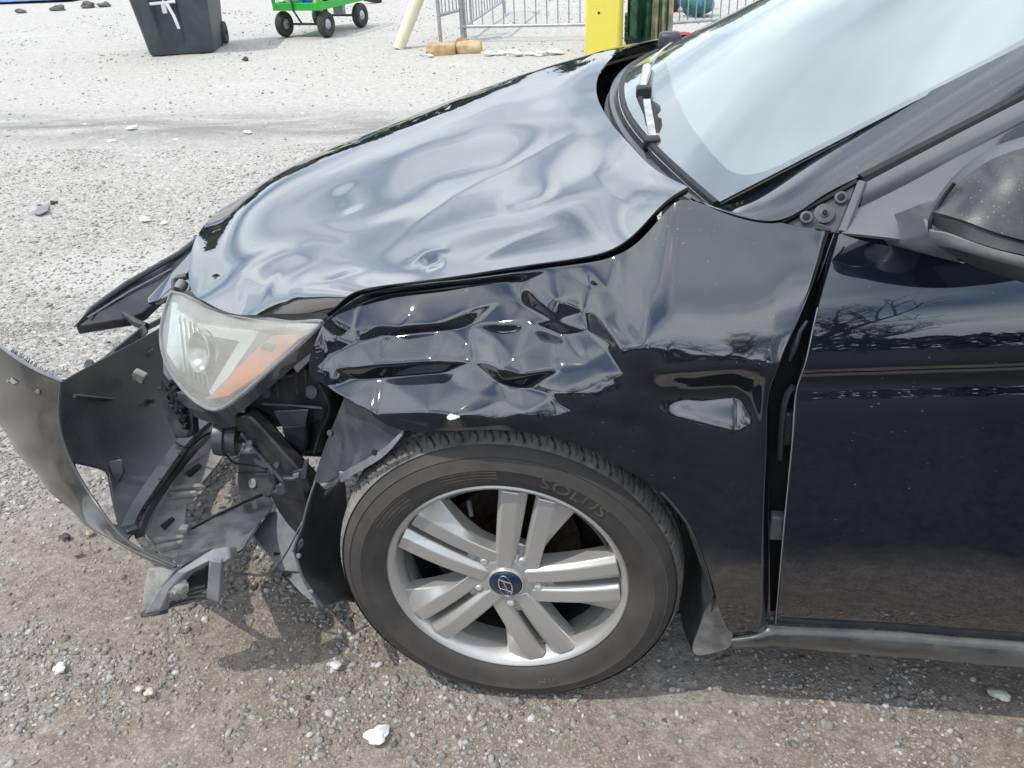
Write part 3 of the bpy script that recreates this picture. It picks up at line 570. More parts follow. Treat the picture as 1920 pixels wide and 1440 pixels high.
# hinge pillar and hinges in the wide gap
sheet('hinge_pillar', np.stack([spl(np.array([(.36, y+.03, z) for z, y in ((.93, .13), (.8, .06), (.5, .04), (.24, .06))]), 20), spl(np.array([(.46, y+.02, z) for z, y in ((.93, .11), (.8, .045), (.5, .03), (.24, .05))]), 20), spl(np.array([(.60, y+.02, z) for z, y in ((.93, .10), (.8, .04), (.5, .03), (.24, .05))]), 20)], 0), M['void'], car, thick=.003)
tube('door_seal', [P(1487, 725, .02), P(1478, 735, .022), P(1470, 760, .024), P(1466, 800, .024), P(1462, 860, .024)], .005, M['plastic_grey'], car, 8)
box('hinge', P(1474, 800, .035), (.018, .02, .06), M['plastic_grey'], car, bev=.004)
tube('bonding_strip', [P(1513, 602, .015), P(1500, 622, .016), P(1488, 655, .017), P(1480, 676, .018)], [.0018, .003, .0045, .002], M['plastic_grey'], car, 8)
box('hinge', P(1456, 985, .04), (.024, .02, .05), M['light_grey'], car, bev=.004)
# window frame, triangular panel, sail panel
w0 = np.array([P(1614, 337, .121), P(1920, 181, .20), (.97, .268, 1.222), (1.24, .338, 1.330), (1.5, .36, 1.352), (1.75, .36, 1.33)])
tube('window_frame_seal', spl(w0, 60), .0085, M['rubber'], car, 8)
w1 = np.array([P(1619, 347, .113), P(1920, 191, .190), (.97, .252, 1.212), (1.24, .322, 1.318), (1.5, .345, 1.34), (1.75, .345, 1.318)])
tube('window_bright_line', spl(w1, 60), .0022, M['chrome'], door, 6)
w2 = np.array([P(1607, 392, .098), P(1920, 231, .172), (.97, .235, 1.187), (1.24, .305, 1.294), (1.5, .33, 1.315), (1.75, .33, 1.292)])
a_, b_ = spl(w1, 60), spl(w2, 60); kq = np.linspace(0, 1, 6)[:, None, None]
sheet('window_frame', a_[None]*(1-kq)+b_[None]*kq+np.sin(math.pi*kq)*np.array([0, -.004, .002]), M['frame_trim'], door, thick=.004)
tube('window_frame', [P(1617, 342, .110), P(1606, 370, .098), P(1593, 403, .085), P(1580, 436, .068)], .0065, M['frame_trim'], door, 8)
tube('window_frame_lip', [P(1611, 342, .112), P(1599, 372, .1), P(1586, 404, .087), P(1572, 438, .07)], .003, M['rubber'], door, 6)
# side glass
belt = spl(np.array([(.66, .060, .990), (.75, .060, .995), (1.1, .055, 1.0), (1.55, .06, 1.012)]), 40); topg = spl(np.array([(.69, .150, 1.065), (.80, .2, 1.12), (1.1, .275, 1.235), (1.55, .325, 1.30)]), 40)
sheet('door_glass', surf([belt, (belt+topg)/2+np.array([0, -.012, .006]), topg], 40, 12), M['dark_glass'], door, thick=.004)
sail = [[P(1607, 393, .097), P(1700, 345, .122), P(1800, 293, .145), P(1925, 229, .171)], [P(1598, 408, .088), P(1690, 380, .100), P(1800, 340, .118), P(1925, 290, .142)], [P(1586, 428, .074), P(1680, 415, .07), P(1780, 400, .075), P(1925, 380, .085)], [P(1578, 441, .064), P(1680, 452, .035), P(1780, 470, .035), P(1925, 500, .045)]]
sheet('sail_panel', surf(sail, 50, 30), M['frame_trim'], door, thick=.004)
tr_ = [P(1480, 421, .094), P(1604, 347, .116), P(1568, 436, .078)]
tri = plate('triangle_bracket', [P(1474, 420, .098), P(1606, 344, .119), P(1570, 438, .08), P(1520, 430, .088)], .004, M['plastic_grey'], car, .0015)
def disc(name, c, r, dep, nr, mt, parent, n=24, lip=0):
    nr = np.asarray(nr, float); nr /= np.linalg.norm(nr); return lathe(name, [(0, dep), (r*.86, dep), (r, dep*.7), (r, -.002)], c, nr, mt, parent, n, 40)
tn = np.cross(P(1606, 344, .119)-P(1474, 420, .098), P(1570, 438, .08)-P(1474, 420, .098)); tn /= np.linalg.norm(tn); tn *= np.sign(tn@(CAM-P(1540, 400, .1)))
for (x, y, r, m_) in ((1512, 407, .0085, 'trim'), (1577, 370, .0085, 'trim')):
    yy = .096+(.110-.096)*((x-1512)/65); c = P(x, y, yy-.004); disc('hole_collar', c, r, .0012, tn, M['plastic_grey'], tri); disc('hole', c, r*.62, .0018, tn, M['void'], tri)
c = P(1546, 400, .095); disc('screw_boss', c, .0135, .0012, tn, M['plastic_grey'], tri); disc('screw', c+tn*.001, .0062, .0022, tn, M['plastic_grey'], tri, 20); disc('screw_socket', c+tn*.004, .0035, .0022, tn, M['void'], tri)
tube('triangle_seal', [P(1466, 416, .099), P(1540, 376, .108), P(1606, 340, .12)], .004, M['rubber'], car, 6)
plate('torn_tab', [P(1523, 418, .083), P(1531, 408, .082), P(1537, 420, .080), P(1550, 424, .078), P(1560, 434, .075), P(1530, 430, .08)], .003, M['plastic_grey'], tri, .001)

# ---- door mirror
mk = lambda lst: [np.array(P(*q)) for q in lst]
ST = surf([mk([(1610, 418, .098), (1665, 405, .086), (1712, 388, .030), (1748, 376, -.010), (1775, 372, -.05)]), mk([(1600, 433, .092), (1660, 428, .074), (1710, 420, .018), (1740, 412, -.035), (1762, 408, -.085)]), mk([(1598, 441, .084), (1660, 450, .056), (1712, 458, .0), (1750, 464, -.055), (1790, 478, -.095)]), mk([(1600, 442, .10), (1665, 456, .085), (1725, 470, .05), (1765, 482, 0), (1810, 492, -.05)])], 30, 24)
mir = link('side_mirror', mesh('side_mirror', ST.reshape(-1, 3), grid_faces(24, 30)), M['frame_trim'], car); mir['label'] = 'dusty black side mirror on the front door'
M['cap'] = dusty('dusty_mirror_cap', (.034, .037, .041), (.36, .35, .34), .42, .25, scale=22, lo=.4, hi=.75, speck=1, bump=.1)
TH = surf([mk([(1750, 396, -.125), (1785, 360, -.135), (1834, 319, -.145), (1868, 299, -.15), (1935, 277, -.155), (2080, 262, -.15), (2190, 300, -.13)]),
           mk([(1751, 399, -.138), (1795, 384, -.162), (1846, 362, -.176), (1885, 350, -.183), (1945, 343, -.188), (2080, 335, -.184), (2210, 352, -.15)]),
           mk([(1751, 402, -.148), (1806, 416, -.188), (1861, 435, -.204), (1900, 446, -.212), (1955, 460, -.218), (2080, 484, -.214), (2215, 440, -.17)])], 40, 24)
shell = sheet('mirror_cap', TH, M['cap'], mir, thick=.003)
BN = surf([TH[-1]+np.array([0, .004, -.001]), spl(mk([(1750, 419, -.146), (1768, 431, -.165), (1806, 446, -.192), (1861, 465, -.210), (1920, 480, -.222), (2080, 508, -.222), (2210, 455, -.175)]), 40)], 40, 6)
sheet('mirror_band', BN, M['plastic'], mir, thick=.002)
BD = surf([spl(mk([(1737, 410, -.140), (1746, 428, -.150), (1768, 434, -.172), (1806, 447, -.197), (1861, 466, -.215), (1920, 481, -.227), (2080, 509, -.227), (2210, 458, -.178)]), 40), spl(mk([(1738, 420, -.142), (1749, 442, -.150), (1775, 452, -.176), (1810, 463, -.199), (1861, 477, -.216), (1920, 492, -.227), (2080, 520, -.227), (2210, 468, -.178)]), 40), spl(mk([(1742, 428, -.135), (1757, 453, -.143), (1780, 459, -.166), (1812, 467, -.189), (1861, 481, -.205), (1920, 497, -.216), (2080, 524, -.217), (2210, 474, -.17)]), 40)], 40, 10)
sheet('mirror_lower_trim', BD, M['light_grey'], mir, thick=.003)
UB = surf([BD[-1], spl(mk([(1762, 459, -.10), (1832, 491, -.14), (1890, 510, -.16), (1960, 530, -.17), (2080, 545, -.17), (2200, 515, -.13)]), 40), spl(mk([(1752, 405, -.02), (1800, 350, -.03), (1860, 310, -.04), (1940, 285, -.05), (2080, 275, -.05), (2190, 310, -.06)]), 40), TH[0]], 40, 20)
sheet('mirror_back', UB, M['trim'], mir, thick=.002)
tube('mirror_seam', spl(np.array(mk([(1790, 343, -.143), (1762, 380, -.14), (1745, 412, -.148), (1744, 432, -.15), (1752, 450, -.142), (1765, 462, -.135)])), 30), .0022, M['rubber'], mir, 6)

# ---- sill and its dusty end cap
s0 = np.array([P(1372, 1184, .045), P(1440, 1173, .034), P(1456, 1174, .034), (.62, .032, .248), (.75, .032, .246), (.9, .034, .243), (1.6, .035, .243), (2.3, .04, .25)])
s1 = s0+np.array([0, -.010, -.006]); s2 = np.array([P(1372, 1200, .025), P(1440, 1190, .022), P(1460, 1190, .022), (.62, .021, .222), (.75, .021, .219), (.9, .022, .216), (1.6, .022, .216), (2.3, .03, .22)])
s3 = np.array([P(1372, 1214, .045), P(1440, 1210, .042), P(1460, 1210, .042), (.62, .042, .180), (.75, .042, .178), (.9, .042, .175), (1.6, .042, .175), (2.3, .05, .18)])
s4 = s3+np.array([0, .05, -.02])
sheet('sill', surf([spl_u(q, 80) for q in (s0, s1, s2, s3, s4)], 80, 24), M['sill_paint'], car, thick=.003)['label'] = 'dirt covered black sill under the door'
cpl = plate('sill_end_cap', spl(np.array(mk([(1340, 1118, .030), (1357, 1117, .026), (1366, 1126, .025), (1371, 1150, .025), (1373, 1190, .026), (1371, 1210, .028), (1355, 1220, .030), (1330, 1226, .034), (1306, 1228, .040), (1299, 1220, .042), (1306, 1192, .042), (1320, 1155, .036), (1340, 1118, .030)])), 60)[:-1], .05, M['cap_plastic'], car, .006, 40)
af = np.array(mk([(1240, 923, .006), (1290, 984, .006), (1322, 1060, .014), (1338, 1115, .022), (1330, 1165, .04), (1302, 1222, .055)]))
sheet('wheel_arch_liner', surf([spl(af, 30), spl(af+np.array([-.012, .04, .0]), 30), spl(af+np.array([-.02, .32, .01]), 30)], 30, 12), M['plastic_grey'], car, thick=.003)
sheet('wheel_arch_top', surf([spl(np.array([P(760, 803, .03), P(900, 802, .012), P(1080, 828, .012), P(1240, 922, .012)]), 30), spl(np.array([P(760, 803, .03), P(900, 802, .012), P(1080, 828, .012), P(1240, 922, .012)]), 30)+np.array([0, .05, .01]), spl(np.array([P(760, 803, .03), P(900, 802, .012), P(1080, 828, .012), P(1240, 922, .012)]), 30)+np.array([0, .42, .02])], 30, 10), M['void'], car, thick=.003)
rc = spl(np.array([P(1300, 1128, .008), P(1340, 1118, .02)]), 3)
tube('arch_edge', spl(np.array([P(1240, 922, -.001), P(1290, 983, -.001), P(1318, 1045, .006), P(1324, 1062, .008), P(1338, 1115, .022)]), 30), .0022, M['plastic_grey'], car, 6)
# ---- rest of the body that a step to the side would show
rd = np.linspace(1.585, 2.45, 30)[None, :]+0*v0; rz = np.linspace(1.0, .25, 130)[:, None]+0*rd
keep_ = np.stack([rd, door_y(rd, rz), rz], -1); sheet('rear_door', keep_[::4], M['door_paint'], car, thick=.0025)
sheet('far_body_side', np.stack([np.stack([np.linspace(.32, 3.4, 40), np.full(40, y), np.full(40, z)], -1) for y, z in ((1.73, .98), (1.79, .8), (1.79, .5), (1.76, .22))], 0), M['paint'], car, thick=.003, flip=True)
belt2 = spl(np.array([(1.62, .065, 1.02), (2.0, .07, 1.03), (2.4, .10, 1.04)]), 20); top2 = spl(np.array([(1.62, .33, 1.302), (2.0, .335, 1.30), (2.4, .30, 1.20)]), 20)
sheet('rear_glass', surf([belt2, top2], 20, 2), M['dark_glass'], car, thick=.004)
plate('door_pillar', [(1.55, .05, 1.0), (1.63, .05, 1.0), (1.66, .335, 1.315), (1.56, .335, 1.315)], .02, M['trim'], car)
sheet('rear_quarter', surf([[(2.45, .11, 1.05), (2.9, .14, 1.06), (3.5, .22, 1.03)], [(2.45, .0, .8), (2.9, .0, .8), (3.5, .06, .8)], [(2.45, .02, .5), (2.9, .02, .72), (3.5, .08, .4)]], 30, 16), M['paint'], car, thick=.003)
sheet('rear_window', surf([[(2.78, .45, 1.335), (2.8, .9, 1.35), (2.78, 1.35, 1.335)], [(3.3, .33, 1.06), (3.34, .9, 1.07), (3.3, 1.47, 1.06)]], 20, 6), M['dark_glass'], car, thick=.004)
sheet('trunk_lid', surf([[(3.3, .3, 1.06), (3.34, .9, 1.08), (3.3, 1.5, 1.06)], [(3.68, .3, 1.04), (3.72, .9, 1.06), (3.68, 1.5, 1.04)], [(3.74, .3, .5), (3.78, .9, .5), (3.74, 1.5, .5)]], 20, 20), M['paint'], car, thick=.003)
# cabin
sheet('far_side_glass', surf([[(.42, 1.74, .93), (1.5, 1.755, .95), (2.9, 1.72, .97)], [(1.18, 1.46, 1.36), (1.8, 1.44, 1.40), (2.9, 1.44, 1.34)]], 20, 3), M['dark_glass'], car, thick=.004)
box('dashboard', (.80, .9, .80), (.5, 1.36, .2), M['cabin'], car, bev=.06)
box('cabin_floor', (1.7, .9, .35), (2.2, 1.45, .1), M['cabin'], car, bev=.02)
for y in (.52, 1.28):
    box('seat_back', (1.72, y, .82), (.14, .46, .62), M['cabin'], car, rot=np.array(Matrix.Rotation(.3, 3, 'Y')), bev=.05); box('headrest', (1.84, y, 1.2), (.09, .26, .17), M['cabin'], car, bev=.04); box('seat', (1.45, y, .52), (.5, .48, .16), M['cabin'], car, bev=.05)

# ---- cowl and wipers
cw = lambda L, **k: spl(np.array(L), 40)
c_a = np.array([(x+.02, y, z-.055) for x, y, z in [(q[0], q[1], q[2]) for q in spl(hr, 40)]]); c_b = spl(np.array([q+np.array([.012, 0, -.004]) for q in WB]), 40)
sheet('cowl', surf([c_a, c_a*.6+c_b*.4+np.array([0, 0, -.022]), c_a*.35+c_b*.65+np.array([0, 0, -.004]), c_b+np.array([-.012, 0, .004])], 40, 20), M['cowl'], car, thick=.003, flip=True)
tube('cowl_rib', c_a*.55+c_b*.45+np.array([0, 0, .004]), .012, M['cowl'], car, 8)
tube('cowl_seal', c_b+np.array([-.004, 0, .006]), .007, M['rubber'], car, 8)
def wpt(px, py, up):       # a point floating above the glass or cowl
    c = locate(np.concatenate([WG[:8], WG[8:]]), px, py); return c+np.array([-.3, 0, .95])*up
wp = empty  # (unused)
wiper = tube('wiper_blade', [P(1200, 185, .62), P(1213, 215, .57), P(1222, 262, .50), P(1228, 290, .46)], .006, M['rubber'], car, 8); wiper['label'] = 'wiper blade on the driver side lying on the cowl'
plates('wiper_spine', [[P(1205, 186, .60), P(1219, 184, .60), P(1233, 262, .46), P(1217, 266, .47)]], .01, M['wiper_metal'], wiper)
for jc in (P(1207, 172, .66), P(1222, 268, .455)): box('wiper_joint', jc, (.03, .03, .022), M['rubber'], wiper, bev=.004)
plates('wiper_rubber', [[P(1219, 186, .60), P(1226, 190, .58), P(1234, 220, .52), P(1238, 262, .455), P(1230, 264, .46)]], .003, M['rubber'], wiper)
plates('torn_rubber', [[P(1208, 268, .47), P(1222, 268, .46), P(1226, 292, .42), P(1224, 312, .40), P(1214, 298, .42), P(1206, 282, .45)]], .004, M['rubber'], wiper)
arm = tube('wiper_arm', [P(1213, 128, .92), P(1211, 140, .85), P(1206, 158, .74), P(1206, 172, .67)], [.011, .010, .008, .007], M['wiper_metal'], car, 8)
w2_ = tube('wiper_blade', [P(1216, 122, 1.0), P(1245, 97, 1.2), P(1275, 72, 1.42)], .007, M['rubber'], car, 8); w2_['label'] = 'second wiper blade reaching to the far pillar'
tube('wiper_spine', [P(1216, 118, 1.0), P(1245, 94, 1.2), P(1262, 80, 1.33)], .006, M['wiper_metal'], w2_, 6)
box('wiper_pivot', P(1256, 78, 1.33), (.06, .05, .05), M['plastic_grey'], w2_, bev=.012)
tube('wiper_arm', [P(1232, 88, 1.36), P(1245, 80, 1.38), P(1254, 78, 1.36)], .006, M['rubber'], w2_, 6)

# ================================================================== WHEEL
WX, WY, WZ = 0.0, .03, .308
def wl(r, d): return (r, d)
STEER = R(-.6)
wheel = lathe('wheel', [(.19, .19), (.205, .19), (.214, .175), (.200, .15), (.190, .06), (.190, .03)], (WX, WY, WZ), (0, 1, 0), M['alloy'], car, 64); wheel['label'] = 'dusty silver alloy wheel with ten twin spokes'
rim = lathe('rim', [(.2205, .014), (.2215, .006), (.2205, .0015), (.217, -.001), (.2125, .001), (.2075, .008), (.2035, .018), (.196, .04), (.190, .07), (.187, .10), (.186, .17)], (WX, WY, WZ), (0, 1, 0), M['alloy'], wheel, 120)
# tyre: smooth sidewall plus a cut tread band
tyr = lathe('tyre', [(.212, .014), (.218, .004), (.2235, -.003), (.232, -.0085), (.246, -.013), (.262, -.015), (.264, -.0162), (.267, -.015), (.276, -.0125), (.2845, -.0085), (.2865, -.0095), (.289, -.006), (.297, .000), (.303, .0065), (.307, .014), (.300, .05), (.296, .15)], (WX, WY, WZ), (0, 1, 0), M['tyre_side'], wheel, 160)
NA, NT = 900, 44
an = np.linspace(0, 2*np.pi, NA, endpoint=False)[:, None]; dd = np.linspace(0.003, .185, NT)[None, :]
base = np.interp(dd, [.003, .012, .020, .032, .05, .075, .1, .13, .16, .185], [.3035, .3085, .3125, .3152, .3170, .3180, .3182, .3172, .3145, .306])+0*an
grv = np.zeros_like(base)
for c_ in (.052, .082, .112, .142): grv = np.maximum(grv, np.exp(-((dd-c_)/.0042)**4)*.007)
pitch = 76
ph_ = (an/(2*np.pi)*pitch+4.0*(dd-.02)+.25*np.sin(dd*120))%1
lat = np.exp(-(((ph_-.5)/.085))**4)*.0055*((dd < .046)+0*an)*sstep(.003, .016, dd)
ph2 = (an/(2*np.pi)*pitch*2-9*dd)%1; sipe = np.exp(-(((ph2-.5)/.11))**4)*.0028*((dd > .012) & (dd < .15))
TRr = base-np.maximum(grv, np.maximum(lat, sipe))
TV = np.stack([WX+TRr*np.cos(an), WY+dd+0*an, WZ+TRr*np.sin(an)], -1); TV[..., 2] = np.maximum(TV[..., 2], -.006)
tb = link('tread', mesh('tread', TV.reshape(-1, 3), grid_faces(NA, NT, cv=True)), M['tread'], wheel, smooth=30)
# raised lettering round the sidewall
def letter_mesh(s, size, ext):
    cu = bpy.data.curves.new('letters', 'FONT'); cu.body = s; cu.size = size; cu.extrude = ext; cu.align_x = 'CENTER'; cu.resolution_u = 3
    o = bpy.data.objects.new('letters', cu); COL.objects.link(o); dg = bpy.context.evaluated_depsgraph_get(); me = bpy.data.meshes.new_from_object(o.evaluated_get(dg)); bpy.data.objects.remove(o); return me
def side_text(name, s, size, rad, ang, mt, stretch=1.0, flip=False, d=-.0140):
    me = letter_mesh(s, size, .0007)
    for v in me.vertices:
        x, y = v.co.x*stretch, v.co.y-size*.35; rr_ = rad+(y if not flip else -y); a = ang-(x/rad if not flip else -x/rad)
        dep = np.interp(rr_, [.2235, .232, .246, .262, .276, .2845, .297], [-.003, -.0085, -.013, -.015, -.0125, -.0085, 0])
        v.co = (WX+rr_*math.cos(a), WY+dep-.0003-v.co.z, WZ+rr_*math.sin(a))
    return link(name, me, mt, wheel, 30)
M['letter'] = dusty('sidewall_letters', (.035, .031, .027), (.19, .165, .14), .6, .7, scale=30, lo=.25, hi=.6)
side_text('tyre_lettering', 'SOLUS', .034, .2535, R(60), M['letter'], 1.25)
side_text('tyre_lettering', '91H', .019, .250, R(-73), M['letter'], 1.2, False)
# small moulded diamonds
dl = []
for a0 in (R(150), R(112)):
    for i in range(26):
        for j in range(5):
            a = a0+R(.85)*i*(-1 if a0 > 2.2 else -1); rr_ = .240+.0068*j
            if abs(i-13)/13+abs(j-2)/6 > 1.1: continue
            dep = np.interp(rr_, [.232, .246, .262, .276], [-.0085, -.013, -.015, -.0125])
            dl.append(((WX+rr_*math.cos(a), WY+dep, WZ+rr_*math.sin(a)), (.0024, .0016, .0024), np.array(Matrix.Rotation(-a+.785, 3, 'Y'))))
mo = boxes('moulded_diamonds', dl, M['letter'], wheel, 0); mo['kind'] = 'stuff'
# dark barrel behind, brake disc, caliper
lathe('wheel_back', [(0, .150), (.150, .150), (.178, .13), (.184, .06)], (WX, WY, WZ), (0, 1, 0), M['void'], wheel, 48)
lathe('brake_disc', [(.05, .10), (.07, .098), (.072, .115), (.128, .115), (.129, .135), (.05, .135)], (WX, WY, WZ), (0, 1, 0), M['rust'], car, 64)
cal = [(.09*math.cos(a)*1.45, .09*math.sin(a)*1.45) for a in np.linspace(R(165), R(225), 9)]
plates('brake_caliper', [[(WX+r_*math.cos(a), WY+.078, WZ+r_*math.sin(a)) for a, r_ in [(q, .155) for q in np.linspace(R(160), R(222), 8)]+[(q, .085) for q in np.linspace(R(222), R(160), 8)]]], .06, M['plastic_grey'], car, .006)
# spokes: faceted, tapering out to the rim
LUG = [R(60+72*k-1) for k in range(5)]
def wp3(r, a, d): return np.array([WX+r*math.cos(a), WY+d, WZ+r*math.sin(a)])
def spoke(L, a0, r0, a1, r1, w0, w1, dep0, dep1, wide):
    # twin spoke: a straight bar, or one that flares into a second facet towards the rim
    p0, p1 = np.array([r0*math.cos(a0), r0*math.sin(a0)]), np.array([r1*math.cos(a1), r1*math.sin(a1)])
    d = (p1-p0)/np.linalg.norm(p1-p0); n = np.array([-d[1], d[0]]); V, F = [], []
    ks = np.linspace(0, 1, 10)
    for k in ks:
        c = p0+(p1-p0)*k; dp = dep0+(dep1-dep0)*k-.005*math.sin(math.pi*k)
        wl_ = w0*.5; wr_2 = w0*.5+(w1-w0)*(max(0, k-.25)/.75)**1.25          # left edge straight, right edge flares
        if wide: cs = ((wl_, .040), (wl_, .008), (wl_-.006, .0), (-w0*.5, -.001), (-wr_2+.002, .010+.008*k), (-wr_2, .040))
        else: cs = ((wl_+.004*k, .040), (wl_+.004*k, .009), (wl_-.005, .0), (-w0*.5+.006, -.001), (-w0*.5-(w1-w0)*k, .009), (-w0*.5-(w1-w0)*k, .040))
        for s_, h in cs: q = c+n*s_; V.append((WX+q[0], WY+dp+h, WZ+q[1]))
    m = 6
    for i in range(len(ks)-1):
        for j in range(m-1): F.append((i*m+j, i*m+j+1, (i+1)*m+j+1, (i+1)*m+j))
    F += [tuple(range(m)), tuple(range(len(ks)*m-1, (len(ks)-1)*m-1, -1))]
    me = mesh('spoke', V, F); bm = bmesh.new(); bm.from_mesh(me); bmesh.ops.recalc_face_normals(bm, faces=bm.faces); bm.to_mesh(me); bm.free()
    o = link('spoke', me, M['alloy'], wheel, 25); bevel(o, .0020, 2, 22); return o
for L in LUG:
    spoke(L, L+R(33), .038, L+R(26), .2045, .037, .047, .003, .006, False)
    spoke(L, L-R(26), .050, L+R(9.5), .2045, .033, .086, .007, .006, True)
    # web between the twin spokes, with the slot left open outside it
    plates('spoke_web', [[wp3(.05, L+R(34), .013), wp3(.05, L-R(24), .013), wp3(.088, L-R(2), .015), wp3(.088, L+R(22), .015)]], .02, M['alloy'], wheel, .002)
    c = wp3(.0575, L, .0)
    # nut in its round recess
    lathe('nut_recess', [(.0165, -.0005), (.0155, .001), (.013, .012), (0, .012)], c+np.array([0, .0102, 0]), (0, 1, 0), M['alloy'], wheel, 28)
    lathe('lug_nut', [(0, -.003), (.005, -.0022), (.0078, .001), (.0088, .006), (.009, .02)], c+np.array([0, .0065, 0]), (0, 1, 0), M['steel'], wheel, 18)
lathe('hub', [(0, .004), (.044, .004), (.050, .007), (.062, .014), (.066, .03)], (WX, WY, WZ), (0, 1, 0), M['alloy'], wheel, 64)
hc = lathe('hub_cap', [(0, -.006), (.020, -.005), (.0275, -.002), (.0305, .001), (.0315, .006)], (WX, WY, WZ), (0, 1, 0), M['cap_blue'], wheel, 48)
lathe('cap_ring', [(.0300, -.0012), (.0318, -.0018), (.0335, .001), (.0335, .006)], (WX, WY, WZ), (0, 1, 0), M['alloy'], wheel, 48)
# emblem: leaning H inside an oval
ov = [(WX+.0175*math.cos(a)*math.cos(.3)-.0115*math.sin(a)*math.sin(.0), WY-.0072, WZ+.0125*math.sin(a)) for a in np.linspace(0, 2*np.pi, 40)]
EA = R(99)
def em(x, z): return (WX+x, WY-.0068, WZ+z)
eo = [(.0240*math.cos(a)*math.cos(EA)-.0115*math.sin(a)*math.sin(EA), .0240*math.cos(a)*math.sin(EA)+.0115*math.sin(a)*math.cos(EA)) for a in np.linspace(0, 2*np.pi, 48)]
tubes('emblem', [([em(*q) for q in eo], .0012), ([em(-.0105, .0145), em(-.002, .0110), em(.0092, .0072)], .0014), ([em(-.0095, -.0066), em(.002, -.0098), em(.0102, -.0138)], .0014), ([em(-.0035, .0118), em(0, 0), em(.0035, -.0104)], .0017)], M['chrome'], wheel)
tube('valve_stem', [wp3(.172, R(111), .03), wp3(.160, R(111), .018), wp3(.152, R(111), .012)], [.005, .0045, .004], M['plastic_grey'], wheel, 10)
skin = [wp3(.096, R(150), -.0010), wp3(.110, R(151), -.0010), wp3(.118, R(154), -.0008), wp3(.108, R(160), -.0005), wp3(.094, R(161), -.0005), wp3(.085, R(156), -.0005)]
far = lathe('wheel', [(.20, 0), (.31, 0), (.316, .03), (.316, .17), (.30, .2), (.18, .2), (.18, .12), (0, .12)], (0, 1.55, .31), (0, 1, 0), M['rubber'], car, 48); far['label'] = 'far side front tyre under the car'

# ================================================================== FRONT END WRECKAGE
lo_px = [(322, 548, .50), (306, 595, .475), (302, 640, .435), (316, 690, .385), (344, 730, .335), (374, 757, .295), (402, 768, .27), (432, 756, .25), (482, 716, .215), (540, 665, .175), (596, 615, .142), (604, 606, .136), (560, 605, .195), (520, 601, .25), (440, 589, .34), (380, 570, .42), (340, 552, .485)]
_A = np.array([[1, a/500, b/700, (a/500)**2, a*b/350000] for a, b, _ in lo_px]); _c = np.linalg.lstsq(_A, np.array([q[2] for q in lo_px]), rcond=None)[0]
def hy(px, py): return float(np.array([1, px/500, py/700, (px/500)**2, px*py/350000])@_c)
M['lens'] = None
def lens_mat():
    m = bpy.data.materials.new('hazed_headlight_lens'); m.use_nodes = True; t = m.node_tree; b = t.nodes['Principled BSDF']; o = t.nodes['Material Output']
    b.inputs['Base Color'].default_value = (.62, .60, .54, 1); b.inputs['Roughness'].default_value = .22; b.inputs['Coat Weight'].default_value = .6; b.inputs['Coat Roughness'].default_value = .06
    tr = N(t, 'ShaderNodeBsdfTransparent'); tr.inputs['Color'].default_value = (.95, .97, .97, 1); mxs = N(t, 'ShaderNodeMixShader'); tcn = N(t, 'ShaderNodeTexCoord')
    n = N(t, 'ShaderNodeTexNoise', Scale=9.0, Detail=6.0, Roughness=.6); t.links.new(tcn.outputs['Object'], n.inputs['Vector'])
    s = N(t, 'ShaderNodeSeparateXYZ'); t.links.new(tcn.outputs['Object'], s.inputs[0])
    g = math_(t, 'MULTIPLY_ADD', s.outputs[2], 1.5, -.92, True)          # sun-yellowed haze is thicker on the upper face
    f = math_(t, 'ADD', math_(t, 'MULTIPLY_ADD', n.outputs['Fac'], .34, .10, True), g, None, True)
    t.links.new(f, mxs.inputs[0]); t.links.new(tr.outputs[0], mxs.inputs[1]); t.links.new(b.outputs[0], mxs.inputs[2]); t.links.new(mxs.outputs[0], o.inputs['Surface']); return m
M['lens'] = lens_mat()
M['reflector'] = mat('headlight_reflector', (.55, .57, .56), .22, .85, var=.3, vscale=25)
M['smoke'] = dusty('smoked_lens_edge', (.05, .05, .055), (.3, .29, .28), .15, .2, coat=.8)
M['amber'] = mat('amber_reflector', (.95, .24, .05), .35, var=.25, vscale=40, coat=.4)
M['drl'] = mat('white_light_guide', (.85, .87, .84), .35)
hl = empty_part = None
hsg_pts = [P(a, b, c+.075) for a, b, c in lo_px]
headlight = plate('headlight', hsg_pts, .03, M['plastic_grey'], car, .003); headlight['label'] = 'hazed headlight with amber corner hanging loose above the wreckage'
LS = surf([PL([(322, 548, .50), (306, 595, .475), (302, 640, .435), (316, 690, .385), (344, 730, .335), (374, 757, .295), (400, 768, .272)]),
           PL([(352, 558, .462), (350, 606, .420), (354, 650, .380), (366, 690, .335), (382, 724, .300), (398, 748, .276), (412, 765, .262)]),
           PL([(410, 581, .378), (415, 618, .335), (420, 650, .305), (425, 680, .278), (430, 708, .258), (435, 732, .247), (440, 750, .244)]),
           PL([(490, 597, .283), (492, 618, .250), (493, 638, .236), (493, 658, .224), (492, 676, .218), (490, 692, .214), (487, 712, .213)]),
           PL([(566, 604, .187), (565, 609, .172), (563, 616, .168), (560, 624, .165), (557, 632, .164), (553, 641, .164), (548, 657, .17)]),
           PL([(605, 606, .136), (604, 607, .136), (603, 608, .136), (602, 609, .136), (601, 610, .137), (600, 611, .138), (597, 614, .141)])], 40, 60)
lens = sheet('lens', LS, M['lens'], headlight, thick=.003)
lc = [P(*q) for q in lo_px]; rimc = spl(np.array(lc+[lc[0]]), 120)
tube('lens_rim', rimc, .0042, M['light_grey'], headlight, 8)
tube('chrome_edge', spl(np.array([P(a, b+2, c-.002) for a, b, c in [(340, 552, .485), (380, 570, .42), (440, 589, .34), (520, 601, .25), (560, 605, .195), (604, 607, .137)]]), 40), .0026, M['chrome'], headlight, 6)
